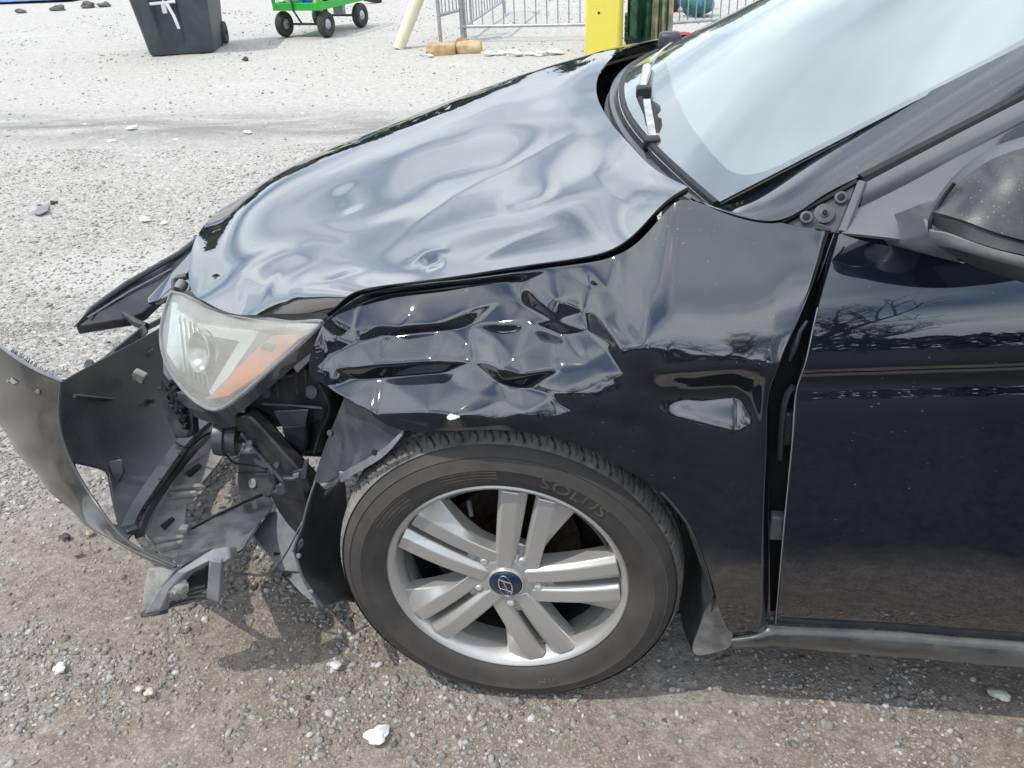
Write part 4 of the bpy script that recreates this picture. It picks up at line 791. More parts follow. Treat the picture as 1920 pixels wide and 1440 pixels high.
def hplate(name, pts, off, mt, th=.006, bev=.0015): return plate(name, [P(a, b, hy(a, b)+off) for a, b in pts], th, mt, headlight, bev)
hplate('reflector', [(322, 565), (360, 575), (480, 606), (470, 640), (400, 750), (350, 722), (312, 660)], .060, M['reflector'])
rc_ = P(392, 660, hy(392, 660)+.050); dn = np.array([-.55, -.75, .35]); lathe('projector_bowl', [(.012, -.0), (.026, .006), (.038, .018), (.043, .026), (.046, .024)], rc_, dn, M['reflector'], headlight, 32)
hplate('bulb_shield', [(385, 640), (452, 632), (470, 640), (420, 712), (395, 690)], .040, M['plastic_grey'])
hplate('light_guide', [(368, 606), (430, 615), (484, 621), (478, 634), (412, 733), (396, 742), (391, 735), (448, 640), (378, 627)], .028, M['drl'])
hplate('divider', [(486, 623), (508, 627), (470, 664), (408, 738), (388, 752), (382, 746), (412, 735), (478, 636)], .022, M['light_grey'])
hplate('amber_reflector', [(508, 629), (572, 625), (545, 650), (482, 706), (428, 742), (389, 749), (412, 722), (470, 664)], .016, M['amber'])
hplate('turn_lamp_window', [(496, 642), (518, 645), (508, 660), (485, 654)], .011, M['plastic_grey'], .003)
hplate('highlight_bezel', [(340, 556), (385, 575), (440, 594), (520, 606), (590, 610), (572, 622), (484, 618), (430, 611), (368, 602), (330, 580)], .045, M['light_grey'])
# smoked lens wall along the lower edge and housing below it
e0 = PL([(404, 768, .268), (432, 757, .248), (482, 717, .213), (540, 666, .173), (598, 614, .140)]); e1 = PL([(430, 780, .285), (452, 768, .27), (500, 728, .235), (556, 680, .195), (612, 628, .155)])
sheet('lens_wall', surf([e0, e1], 30, 4), M['smoke'], headlight, thick=.004)
plate('headlight_tab', mk([(330, 735, .36), (360, 742, .34), (392, 770, .29), (380, 775, .3), (350, 765, .35), (336, 752, .37)]), .015, M['plastic_grey'], headlight)
plate('headlight_tab', mk([(352, 752, .36), (395, 772, .31), (440, 772, .29), (445, 800, .31), (420, 805, .33), (362, 782, .36)]), .03, M['plastic_grey'], headlight, .004)
plate('headlight_clip', mk([(305, 672, .43), (314, 690, .41), (322, 712, .4), (316, 714, .41), (306, 700, .43)]), .01, M['light_grey'], headlight)
plate('fender_bracket', mk([(548, 688, .16), (590, 655, .14), (640, 600, .14), (648, 608, .14), (606, 650, .13), (556, 700, .15)]), .006, M['trim'], car, .002)
# strip of trim between hood and headlight
cv0 = PL([(345, 548, .50), (385, 571, .44), (430, 590, .37), (520, 598, .285), (600, 600, .20), (640, 582, .19)]); cv1 = PL([(352, 543, .54), (388, 560, .49), (430, 580, .42), (520, 584, .34), (600, 584, .27), (655, 552, .24)])
sheet('hood_gap_trim', surf([cv0, cv1], 40, 5), M['trim'], car, thick=.004)
# battery-side black housing and brackets under the headlight
hb = plate('front_carrier', mk([(432, 782, .34), (470, 745, .32), (560, 690, .27), (604, 700, .24), (618, 745, .25), (606, 790, .27), (560, 800, .31), (450, 806, .36)]), .10, M['plastic'], car, .006); hb['label'] = 'black front carrier bracket laid bare under the headlight'
tube('carrier_rib', PL([(492, 757, .29), (550, 760, .275), (606, 765, .25)]), .0035, M['plastic_grey'], hb, 6)
plates('carrier_rib', [mk([(508, 710, .285), (548, 700, .265), (550, 706, .262), (510, 716, .282)])], .006, M['plastic_grey'], hb)
boxes('carrier_clip', [(P(516, 705, .275), (.010, .008, .010))], M['light_grey'], hb, .001); boxes('carrier_clip', [(P(455, 768, .29), (.010, .008, .010))], M['light_grey'], hb, .001)
plate('carrier_post', mk([(556, 700, .30), (585, 690, .27), (610, 770, .27), (600, 850, .30), (570, 850, .33)]), .04, M['plastic'], hb, .004)
duct = plate('air_duct', mk([(513, 772, .262), (578, 769, .25), (573, 797, .262), (528, 800, .275)]), .004, M['plastic_grey'], car, .002)
plate('duct_throat', mk([(528, 801, .277), (573, 798, .264), (576, 830, .28), (562, 866, .30), (548, 868, .305), (540, 840, .30)]), .03, M['plastic'], duct, .004)
arm_ = plate('support_arm', mk([(436, 784, .305), (462, 778, .29), (486, 800, .275), (530, 850, .255), (572, 895, .235), (584, 912, .235), (574, 930, .25), (542, 915, .26), (500, 868, .285), (452, 812, .31)]), .03, M['plastic'], car, .005)
tube('arm_edge', PL([(452, 812, .304), (500, 868, .28), (542, 914, .256), (560, 920, .25)]), .004, M['plastic_grey'], arm_, 6)
def flat_text(name, s, a, b, mt, parent, lift=.003):        # printed lettering on a part: a, b = pixel+depth of baseline ends
    me = letter_mesh(s, 1, 0); w_ = max(v.co.x for v in me.vertices)-min(v.co.x for v in me.vertices); pa, pb = np.array(P(*a)), np.array(P(*b)); u_ = (pb-pa); L_ = np.linalg.norm(u_); u_ /= L_; vw = (pa-CAM)/np.linalg.norm(pa-CAM); up_ = np.cross(u_, vw); up_ /= np.linalg.norm(up_)
    for v in me.vertices: v.co = tuple((pa+pb)/2+u_*v.co.x*L_/w_+up_*v.co.y*L_/w_-vw*lift)
    return link(name, me, mt, parent, False)
bk = box('bracket_block', P(560, 905, .27), (.05, .05, .06), M['plastic'], car, bev=.006)
plates('bracket_clip', [mk([(548, 885, .232), (566, 880, .228), (572, 862, .228), (578, 862, .228), (574, 898, .228), (550, 902, .232)])], .006, M['plastic_grey'], bk)
plates('bracket_slot', [mk([(548, 890, .228), (560, 886, .226), (561, 896, .226), (549, 899, .228)])], .003, M['light_grey'], bk)
plate('lower_bracket', mk([(505, 925, .30), (560, 928, .27), (584, 935, .26), (576, 1000, .27), (560, 1006, .27), (540, 985, .285), (522, 960, .30)]), .02, M['plastic'], car, .003)
plate('bracket_hook', mk([(515, 912, .28), (535, 908, .265), (540, 920, .265), (522, 926, .28)]), .008, M['plastic_grey'], car, .002)
# horn
hc_ = P(428, 820, .36)
hn = lathe('horn', [(0, -.030), (.030, -.030), (.040, -.026), (.042, -.016), (.042, -.004), (.036, .0), (.036, .008), (.040, .010), (.040, .022), (.028, .026), (0, .026)], hc_, (.85, .15, -.12), M['trim'], car, 40)
tube('horn_mount', [hc_+np.array([.02, 0, 0]), hc_+np.array([.06, .02, -.005]), hc_+np.array([.10, .03, .0])], .014, M['plastic'], hn, 10)
# foam faced strut on the left of the headlight
st_ = plate('bumper_strut', mk([(294, 728, .46), (306, 722, .455), (330, 760, .43), (352, 812, .40), (348, 822, .40), (328, 822, .42), (304, 768, .45)]), .035, M['plastic_grey'], car, .004)
fm = mat('torn_foam', (.020, .020, .022), .95, bump=1.0, bscale=160)
FG = surf([mk([(305, 722, .448), (318, 715, .44), (332, 722, .43)]), mk([(310, 735, .44), (325, 735, .43), (338, 745, .42)]), mk([(326, 760, .425), (336, 765, .42), (345, 775, .415)]), mk([(340, 790, .41), (345, 795, .405), (350, 805, .40)])], 16, 24)
FG = FG+RNG.normal(0, .0025, FG.shape); sheet('strut_foam', FG, fm, st_, thick=.012, offset=0)
plate('strut_shadow_side', mk([(330, 735, .44), (360, 770, .42), (362, 815, .40), (350, 822, .405)]), .02, M['plastic'], st_, .003)

P_, PL_, mk_ = P, PL, mk
P = lambda a, b, y: P_(a, b, y-.115*float(sstep(925, 1062, b)))      # the torn end hangs well clear of the ground, nearer the viewer
PL = lambda L: np.array([P(*q) for q in L]); mk = lambda L: [np.array(P(*q)) for q in L]
# ---- torn off bumper cover: its left end has swung forward
ER = [(115, 716, .30), (112, 790, .28), (131, 860, .25), (190, 958, .20), (260, 1029, .155), (330, 1062, .13)]
OUT = surf([PL([ER[0], (62, 692, .32), (0, 650, .36), (-70, 596, .43)]), PL([ER[1], (72, 785, .295), (20, 768, .34), (-36, 730, .41)]), PL([ER[2], (97, 862, .262), (55, 856, .30), (26, 838, .35)]), PL([ER[3], (162, 957, .205), (126, 946, .23), (92, 918, .27)]), PL([ER[4], (238, 1026, .158), (205, 1013, .18), (170, 990, .21)]), PL([ER[5], (326, 1065, .129), (318, 1067, .135), (306, 1062, .145)])], 40, 70)
OUT += (.0025*np.sin(OUT[..., 2:3]*40+OUT[..., 1:2]*60))*np.array([-.6, -.8, 0])
bump_ = sheet('bumper_cover', OUT, M['bumper_skin'], car, thick=.0035); bump_['label'] = 'torn off bumper cover swung forward with its scuffed outer skin'
INN = surf([PL([ER[0], (160, 690, .42), (232, 652, .62), (315, 606, .88)]), PL([ER[1], (180, 768, .40), (262, 742, .58), (345, 702, .84)]), PL([ER[2], (200, 845, .35), (282, 812, .50), (368, 762, .76)]), PL([ER[3], (226, 932, .25), (292, 862, .42), (384, 788, .70)]), PL([(240, 1012, .165), (252, 996, .185), (312, 890, .37), (396, 792, .70)])], 120, 150)
def in_poly(q, poly):
    x, y = q[..., 0], q[..., 1]; r_ = np.zeros(x.shape, bool); n = len(poly)
    for i in range(n):
        (x1, y1), (x2, y2) = poly[i], poly[(i+1) % n]; c_ = ((y1 > y) != (y2 > y)) & (x < (x2-x1)*(y-y1)/(y2-y1+1e-12)+x1); r_ ^= c_
    return r_
hole = in_poly(proj(INN), [(120, 866), (150, 868), (186, 876), (204, 884), (212, 930), (222, 985), (200, 985), (120, 900)])
ff = [q for q in grid_faces(150, 120) if not all(hole.ravel()[i] for i in q)]
io = link('bumper_inside', mesh('bumper_inside', INN.reshape(-1, 3), ff), M['bumper_inner'], bump_); m_ = io.modifiers.new('thickness', 'SOLIDIFY'); m_.thickness = .003; m_.offset = 0
tube('opening_rim', PL([(148, 868, .30), (186, 877, .345), (203, 885, .33), (211, 930, .27), (221, 976, .205)]), .0035, M['plastic_grey'], bump_, 6)
tube('bumper_edge', spl(PL(ER), 60), .0032, M['trim'], bump_, 6)
tube('inner_ridge', PL([(140, 742, .31), (220, 750, .5), (300, 735, .7)]), .005, M['bumper_inner'], bump_, 6)
boxes('clip_block', [(P(212, 878, .325), (.035, .02, .03))], M['plastic'], bump_, .003)
plates('clip_slot', [mk([(203, 866, .30), (226, 862, .29), (232, 886, .29), (222, 905, .29), (214, 902, .30)])], .006, M['trim'], bump_, .002)
tube('torn_edge', spl(PL([(118, 714, .299), (62, 690, .318), (0, 648, .356), (-60, 602, .42)]), 30), .004, M['light_grey'], bump_, 6)
rr_ = np.random.default_rng(4); fr = []
for i in range(22):
    k = i/21; a = np.array(P(20+75*k, 660+45*k, .35-.045*k)); d = np.array([rr_.uniform(.003, .010), rr_.uniform(.0, .006), rr_.uniform(.002, .011)]); fr.append(([a, a+d*.6+rr_.normal(0, .002, 3), a+d], [.0022, .0016, .0006]))
fo_ = tubes('torn_fringe', fr, M['light_grey'], bump_, 4); fo_['kind'] = 'stuff'
skin_patch('scuff', OUT, (14, 712, 32, 716), 5, M['pale_plastic'], .003, 8, bump_)
skin_patch('scuff', OUT, (68, 728, 77, 740), 3, M['pale_plastic'], .003, 9, bump_)
# lower grille rails
def strip(name, pts, w_px, mt, parent, th=.012):
    p = np.array(pts, float); q = spl(np.array([P(*a) for a in p]), 24); t_ = np.gradient(q, axis=0); t_ /= np.linalg.norm(t_, axis=1)[:, None]; n = np.cross(t_, np.array([.2, -.5, .85])); n /= np.linalg.norm(n, axis=1)[:, None]; w_ = np.linspace(w_px[0], w_px[1], 24)[:, None]
    return sheet(name, np.stack([q-n*w_, q+n*w_], 0), mt, parent, thick=th)
strip('lower_rail', [(246, 1000, .185), (262, 960, .23), (310, 885, .37), (356, 826, .54), (398, 790, .70)], (.013, .016), M['trim'], bump_, .02)
strip('lower_rail', [(262, 1008, .19), (280, 960, .25), (330, 885, .41), (372, 835, .55), (420, 786, .74)], (.008, .012), M['plastic'], bump_, .02)
for i in range(9):
    k = i/8; c = spl(np.array([P(246, 998, .18), P(262, 958, .225), P(310, 882, .365), P(356, 823, .535)]), 9)[i]
    box('rail_clip', c+np.array([.004, 0, .006]), (.012, .022, .010), M['plastic_grey'] if i % 2 else M['plastic'], bump_, rot=np.array(Matrix.Rotation(-.9, 3, 'Z')), bev=.002)
zp = lambda px, py, z=.19: un(px, py, z=z)
tray = plate('splash_shield', [zp(272, 1004), zp(296, 955), zp(334, 882), (zp(402, 838)), zp(432, 836), zp(408, 870), zp(390, 892), zp(378, 905), zp(386, 915), zp(366, 938), zp(350, 945), zp(344, 990), zp(352, 1006), zp(335, 1046), zp(300, 1038)], .006, M['pale_plastic'], car, .002); tray['label'] = 'pale dusty splash shield lying in the torn bumper'
for q in ([(345, 888), (372, 868), (378, 872), (356, 893)], [(300, 985), (322, 968), (328, 972), (308, 992)]): plate('shield_slot', [zp(a, b, .196) for a, b in q], .003, M['void'], tray, .001)
for q in ([(318, 910), (375, 905), (380, 910), (322, 916)], [(318, 922), (368, 918), (370, 923), (320, 928)], [(286, 1006), (350, 1000), (352, 1006), (290, 1012)], [(292, 1020), (345, 1010), (346, 1016), (296, 1027)]): plate('shield_rib', [zp(a, b, .205) for a, b in q], .015, M['pale_plastic'], tray, .003)
plate('shield_base', [zp(236, 1000, .09), zp(300, 880, .09), zp(402, 795, .09), zp(440, 800, .09), zp(360, 880, .09), zp(318, 960, .09), zp(305, 1010, .09)], .004, M['plastic'], tray, .001)
bp_ = sheet('broken_bumper_corner', surf([PL([(345, 1002, .27), (400, 972, .33), (455, 946, .39), (502, 926, .45)]), PL([(338, 1030, .22), (400, 1005, .27), (465, 970, .335), (512, 948, .395)]), PL([(332, 1058, .165), (392, 1030, .215), (440, 1012, .26), (505, 962, .36)]), PL([(340, 1066, .15), (398, 1040, .19), (436, 1040, .20), (470, 1004, .27)])], 40, 30), M['corner_paint'], car, thick=.004); bp_['label'] = 'broken glossy corner piece of the bumper lying under the headlight'
tube('corner_rail', PL([(345, 1000, .268), (400, 970, .328), (455, 944, .388), (502, 924, .448)]), .006, M['plastic'], bp_, 6)
boxes('corner_clip', [(P(346, 992, .25), (.02, .018, .015))], M['light_grey'], bp_, .003)
# hanging fog lamp bracket
fb = plate('fog_lamp_bracket', mk([(268, 1152, .105), (292, 1112, .105), (335, 1068, .115), (396, 1030, .14), (428, 1024, .15), (433, 1046, .145), (418, 1056, .135), (394, 1050, .13), (348, 1074, .11), (318, 1106, .10), (300, 1146, .10)]), .03, M['light_grey'], car, .004); fb['label'] = 'grey fog lamp bracket hanging down to the ground from the bumper'
plate('bracket_leg', mk([(391, 1050, .128), (415, 1054, .132), (413, 1092, .125), (411, 1132, .12), (403, 1128, .12), (386, 1122, .12), (389, 1086, .125)]), .018, M['light_grey'], fb, .003)
plate('bracket_shell', mk([(276, 1066, .145), (332, 1062, .135), (306, 1100, .12), (292, 1144, .115), (262, 1150, .125), (268, 1108, .135)]), .012, M['pale_plastic'], fb, .004)
plate('bracket_shell', mk([(262, 1148, .118), (298, 1140, .105), (300, 1152, .10), (284, 1156, .10), (262, 1158, .112)]), .02, M['plastic_grey'], fb, .003)
lb = plate('fog_lamp', mk([(306, 1118, .13), (345, 1082, .135), (392, 1058, .15), (392, 1105, .15), (350, 1138, .14), (312, 1140, .13)]), .05, M['plastic'], fb, .008)
for k in range(4): tube('lamp_fin', PL([(312, 1122+6*k, .118), (345, 1108+7*k, .118), (385, 1098+8*k, .132)]), .003, M['plastic_grey'], fb, 6)
sheet('crushed_wrap', surf([mk([(308, 1104, .11), (330, 1090, .115), (350, 1085, .12)]), mk([(315, 1115, .105), (335, 1105, .1), (352, 1100, .112)]), mk([(312, 1128, .11), (336, 1122, .105), (350, 1118, .115)])], 14, 12)+RNG.normal(0, .0015, (12, 14, 3)), M['pale_plastic'], fb, thick=.002)
P, PL, mk = P_, PL_, mk_
# far side of the bumper: long blade and grille carrier
fbld = plate('bumper_blade', mk([(141, 612, .80), (172, 580, .85), (240, 533, .98), (300, 498, 1.1), (338, 476, 1.18), (386, 436, 1.3), (392, 470, 1.2), (345, 540, 1.0), (300, 556, .96), (268, 586, .88), (240, 596, .84), (214, 600, .82)]), .03, M['bumper_inner'], car, .004); fbld['label'] = 'black upper edge of the bumper sticking out past the far side'
tube('blade_lip', PL([(139, 613, .795), (170, 579, .84), (238, 532, .97), (300, 496, 1.08), (338, 474, 1.17), (388, 434, 1.29)]), [.003, .007, .009, .009, .009, .008], M['trim'], fbld, 8)
tube('blade_fold', PL([(165, 595, .815), (240, 548, .94), (320, 505, 1.08)]), .003, M['light_grey'], fbld, 5)
tube('blade_hook', PL([(232, 588, .845), (256, 606, .83), (275, 612, .82)]), [.008, .012, .010], M['plastic'], fbld, 8)
tp = plate('nose_trim', mk([(390, 436, .92), (398, 448, .90), (352, 512, .84), (296, 566, .79), (276, 570, .775), (276, 558, .785), (326, 506, .85)]), .02, M['hood_paint'], car, .004); tp['label'] = 'glossy strip of grille trim beside the hood nose'
plate('nose_panel', mk([(398, 450, .95), (410, 452, .92), (372, 500, .85), (350, 548, .76), (318, 552, .76), (300, 560, .78), (352, 514, .86)]), .01, M['light_grey'], car, .003)
tube('latch_loop', PL([(328, 548, .66), (327, 526, .68), (335, 521, .69), (352, 518, .69)]), .0085, M['plastic_grey'], car, 8)
lathe('latch_roller', [(0, -.012), (.013, -.012), (.015, 0), (.013, .012), (0, .012)], P(340, 536, .67), (.2, .8, .5), M['light_grey'], car, 16)
gc = plate('grille_carrier', mk([(152, 742, .60), (160, 700, .64), (190, 672, .68), (270, 608, .80), (280, 622, .79), (262, 640, .77), (214, 676, .70), (180, 706, .65), (172, 740, .60)]), .02, M['trim'], car, .004); gc['label'] = 'broken black grille carrier between the bumper and the headlight'
plate('carrier_rail', mk([(172, 712, .62), (232, 660, .72), (278, 628, .79), (282, 634, .785), (236, 670, .71), (180, 720, .615)]), .02, M['plastic'], gc, .002)
plate('carrier_wedge', mk([(186, 714, .585), (206, 694, .61), (256, 668, .68), (288, 652, .74), (290, 660, .73), (272, 676, .69), (222, 712, .61), (218, 698, .62)]), .03, M['plastic_grey'], gc, .004)
tubes('carrier_clip', [(PL([(202, 672, .67), (214, 660, .69), (236, 668, .70), (222, 678, .68), (202, 672, .67)]), .004)], M['plastic_grey'], gc)
disc('carrier_screw', P(168, 684, .62), .014, .006, (-.2, -.7, .5), M['plastic_grey'], gc); disc('carrier_screw', P(160, 734, .57), .018, .006, (-.2, -.7, .5), M['plastic_grey'], gc)
tube('far_rail', PL([(268, 618, .84), (300, 602, .90), (345, 574, 1.0)]), .008, M['trim'], car, 6)
box('pale_clip', P(262, 706, .57), (.032, .02, .030), M['pale_plastic'], car, rot=np.array(Matrix.Rotation(.5, 3, 'Y')), bev=.004)
tubes('bumper_ribs', [(PL([(180+22*i, 755-2*i, .43+.045*i), (196+22*i, 752-2*i, .455+.045*i)]), .004) for i in range(7)], M['plastic'], bump_)

# ---- fender liner, undertray, wire
LN = surf([mk([(648, 744, .125), (690, 764, .085), (730, 785, .055), (760, 801, .035)]), mk([(626, 800, .165), (664, 818, .11), (700, 828, .07), (742, 826, .04)]), mk([(604, 858, .20), (636, 864, .13), (664, 868, .08), (696, 858, .045)]), mk([(590, 905, .22), (606, 905, .17), (622, 902, .11), (638, 893, .05)])], 40, 40)
ln = sheet('fender_liner', LN, M['plastic_grey'], car, thick=.003); ln['label'] = 'bent grey fender liner peeling out in front of the wheel'
LL = surf([mk([(592, 900, .205), (606, 915, .22), (622, 915, .17), (638, 896, .06)]), mk([(578, 945, .17), (596, 965, .24), (620, 960, .28), (648, 930, .30)]), mk([(563, 1000, .135), (588, 1015, .22), (620, 1015, .30), (652, 1000, .34)]), mk([(556, 1045, .115), (588, 1056, .19), (620, 1058, .27), (656, 1060, .33)]), mk([(574, 1094, .06), (598, 1096, .10), (624, 1096, .19), (662, 1105, .30)]), mk([(606, 1137, .03), (620, 1134, .05), (636, 1128, .10), (664, 1130, .20)])], 40, 50)
sheet('liner_tail', LL, M['plastic_grey'], ln, thick=.003)
tube('liner_edge', spl(PL([(592, 902, .2), (577, 947, .165), (562, 1002, .13), (553, 1030, .118), (556, 1046, .113), (574, 1096, .058), (606, 1138, .028)]), 30), .0032, M['plastic_grey'], ln, 6)
plates('liner_tab', [mk([(546, 1034, .12), (566, 1010, .12), (570, 1022, .118), (556, 1042, .118)])], .004, M['plastic_grey'], ln)
lip = sheet('liner_lip', surf([mk([(637, 890, .048), (680, 864, .04), (720, 840, .034), (758, 806, .03)]), mk([(640, 902, .05), (684, 878, .036), (724, 852, .03), (756, 816, .026)])], 24, 4), M['light_grey'], ln, thick=.003)
plates('liner_tab', [mk([(634, 884, .05), (644, 886, .046), (648, 903, .045), (640, 906, .048)])], .004, M['light_grey'], ln)
for q in ((702, 848, .034), (560, 1042, .11), (583, 1110, .045)): disc('liner_hole', P(*q), .005, .002, (-.3, -.9, .3), M['void'] if q[0] > 600 else M['light_grey'], ln, 14)
ut = plate('undertray', [zp(470, 1000, .15), zp(494, 962, .15), zp(540, 955, .15), zp(562, 1010, .15), zp(572, 1060, .14), zp(594, 1134, .12), zp(566, 1112, .125), zp(516, 1056, .14)], .005, M['light_grey'], car, .002)
for a, b in ((536, 1076), (520, 1038)): lathe('undertray_hole', [(0, .002), (.008, .002), (.0085, -.001)], zp(a, b, .142), (0, 0, 1), M['void'], ut, 16)
tube('undertray_rib', [zp(505, 1072, .139), zp(560, 1072, .139), zp(572, 1068, .139)], .002, M['plastic_grey'], ut, 5)
ds = plate('duct_scoop', mk([(446, 850, .50), (500, 848, .48), (516, 905, .43), (506, 930, .42), (452, 958, .44), (444, 900, .48)]), .02, M['plastic_grey'], car, .006)
tube('scoop_seam', PL([(446, 886, .475), (500, 885, .44)]), .0025, M['rubber'], ds, 5)
disc('scoop_badge', P(474, 906, .452), .012, .003, (-.3, -.8, .5), M['pale_plastic'], ds)
wr = tube('loose_wire', spl(PL([(576, 962, .2), (556, 1000, .16), (540, 1030, .13), (522, 1058, .11), (505, 1074, .10), (486, 1079, .10), (460, 1076, .11), (436, 1078, .13)]), 40), .0024, M['plastic_grey'], car, 6); wr['label'] = 'thin loose wire looping down beside the wheel'
tube('control_arm', [(-.30, .42, .24), (-.05, .30, .24), (.12, .5, .24)], .03, M['void'], car, 8)

# ---- small clutter of the broken front: cables, clips, ribs, lamp optics
for q, r_ in ((((470, 800, .33), (482, 830, .31), (500, 850, .33), (512, 880, .30), (530, 905, .28)), .004), (((420, 845, .38), (440, 868, .36), (470, 872, .36), (500, 880, .33)), .003), (((600, 720, .25), (618, 760, .23), (606, 800, .25), (590, 850, .25)), .004), (((330, 830, .47), (352, 838, .45), (376, 822, .45), (392, 812, .44)), .003)):
    tube('cable', spl(PL(q), 24), r_, M['rubber'], car, 6)
for q, s_ in (((500, 735, .285), .012), ((585, 735, .245), .014), ((560, 780, .27), .010), ((470, 830, .285), .007), ((520, 872, .26), .007), ((350, 858, .48), .010), ((620, 812, .12), .006)):
    disc('bolt_head', P(*q), s_, .004, (-.3, -.85, .4), M['plastic_grey'], car, 12)
for k in range(5): tube('front_rib', PL([(500+18*k, 712-5*k, .282-.006*k), (504+18*k, 748-3*k, .284-.006*k)]), .0022, M['plastic_grey'], hb, 5)
for k in range(6): hplate('reflector_rib', [(330+9*k, 590+5*k), (334+9*k, 591+5*k), (346+9*k, 700+6*k), (342+9*k, 698+6*k)], .052, M['reflector'], .004, .0008)
lathe('lamp_ring', [(.040, .004), (.046, .0), (.050, .006), (.048, .012)], rc_, dn, M['chrome'], headlight, 36)
for k in range(4): box('inner_clip', P(205+26*k, 778-9*k, .46+.045*k), (.016, .010, .012), M['plastic_grey'], bump_, bev=.002)

# ================================================================== YARD BEHIND THE CAR
def gz(px, py, z=0): return np.array(un(px, py, z=z))
def ppm(p): return FPX/((np.asarray(p)-CAM)@FW)       # pixels of the photograph per metre there
m_bin = dusty('dark_grey_bin_plastic', (.045, .058, .066), (.2, .21, .21), .45, .25, scale=5, bump=.1)
m_white = mat('white_plastic', (.78, .78, .76), .45); m_green = dusty('green_cart_paint', (.03, .42, .05), (.25, .35, .2), .4, .15, scale=8)
m_tyre = dusty('cart_rubber', (.035, .036, .036), (.22, .21, .20), .8, .3); m_galv = mat('galvanised_steel', (.42, .43, .45), .42, .7, var=.25, vscale=30)
m_yellow = dusty('yellow_plastic', (.76, .66, .09), (.5, .48, .3), .4, .12, scale=5); m_cream = dusty('cream_pipe', (.70, .66, .50), (.45, .43, .38), .5, .25, scale=6)
# wheelie bin
bc = (gz(270, 104)+gz(390, 100))/2; bw = 122/ppm(bc); BZ = R(14)
bn = empty('wheelie_bin', bc+np.array([0, bw*.42, 0]), 'dark grey wheelie bin with a white bar and hanging strap on its front', 'wheelie bin', rz=BZ)
sec = np.array([(-.5, -.44), (-.46, -.5), (-.26, -.5), (-.20, -.40), (.06, -.40), (.12, -.5), (.44, -.5), (.5, -.44), (.5, .44), (.44, .5), (-.44, .5), (-.5, .44)])
rows = []
for z, k, nk in ((.0, .93, .2), (.03, .97, .3), (.34, 1.05, 1), (.62, 1.13, 1), (.98, 1.24, 1), (1.0, 1.34, .2), (1.06, 1.34, .2)):
    s = sec.copy(); s[3:5, 1] = -.5+.1*nk; rows.append(np.c_[s*bw*k, np.full(12, z)])
V = np.concatenate(rows); F = grid_faces(len(rows), 12, cu=True)+[tuple(range(11, -1, -1))]
bo = link('bin_body', mesh('bin_body', V, F), m_bin, bn, smooth=35, world=False); bevel(bo, .014, 2, 25)
lidv = np.concatenate([np.c_[sec*bw*1.38, np.full(12, 1.07)], np.c_[sec*bw*1.34, np.full(12, 1.12)], np.c_[sec*bw*.8, np.full(12, 1.16)]]); link('lid', mesh('lid', lidv, grid_faces(3, 12, cu=True)+[tuple(range(24, 36)), tuple(range(11, -1, -1))]), m_bin, bn, 35, False)
yb_ = -.5*bw*1.12-.002
hb_ = tube('grab_bar', [(-.235*bw*1.1, yb_, .545), (.10*bw*1.1, yb_, .555)], .016, m_white, bn, 8); hb_.matrix_parent_inverse = Matrix.Identity(4)
sp_ = sheet('strap', np.stack([np.array([(-.045, yb_-.03, .55), (-.02, yb_-.035, .53), (.02, yb_-.03, .42), (.045, yb_-.02, .28)])*np.array([1, 1, 1]), np.array([(-.045, yb_-.03, .58), (.01, yb_-.035, .55), (.055, yb_-.03, .42), (.075, yb_-.02, .28)])], 0), m_white, bn, thick=.006); sp_.matrix_parent_inverse = Matrix.Identity(4)
kb = box('strap_knot', (-.045, yb_-.03, .50), (.05, .02, .11), mat('strap_cloth', (.62, .62, .58), .8), bn, bev=.006); kb.matrix_parent_inverse = Matrix.Identity(4)
for sx_ in (1, -1):
    wh = lathe('bin_wheel', [(.03, -.03), (.12, -.03), (.13, 0), (.12, .03), (.03, .03)], (sx_*(bw*.50), bw*.44, .13), (1, 0, 0), m_tyre, bn, 28); wh.matrix_parent_inverse = Matrix.Identity(4)
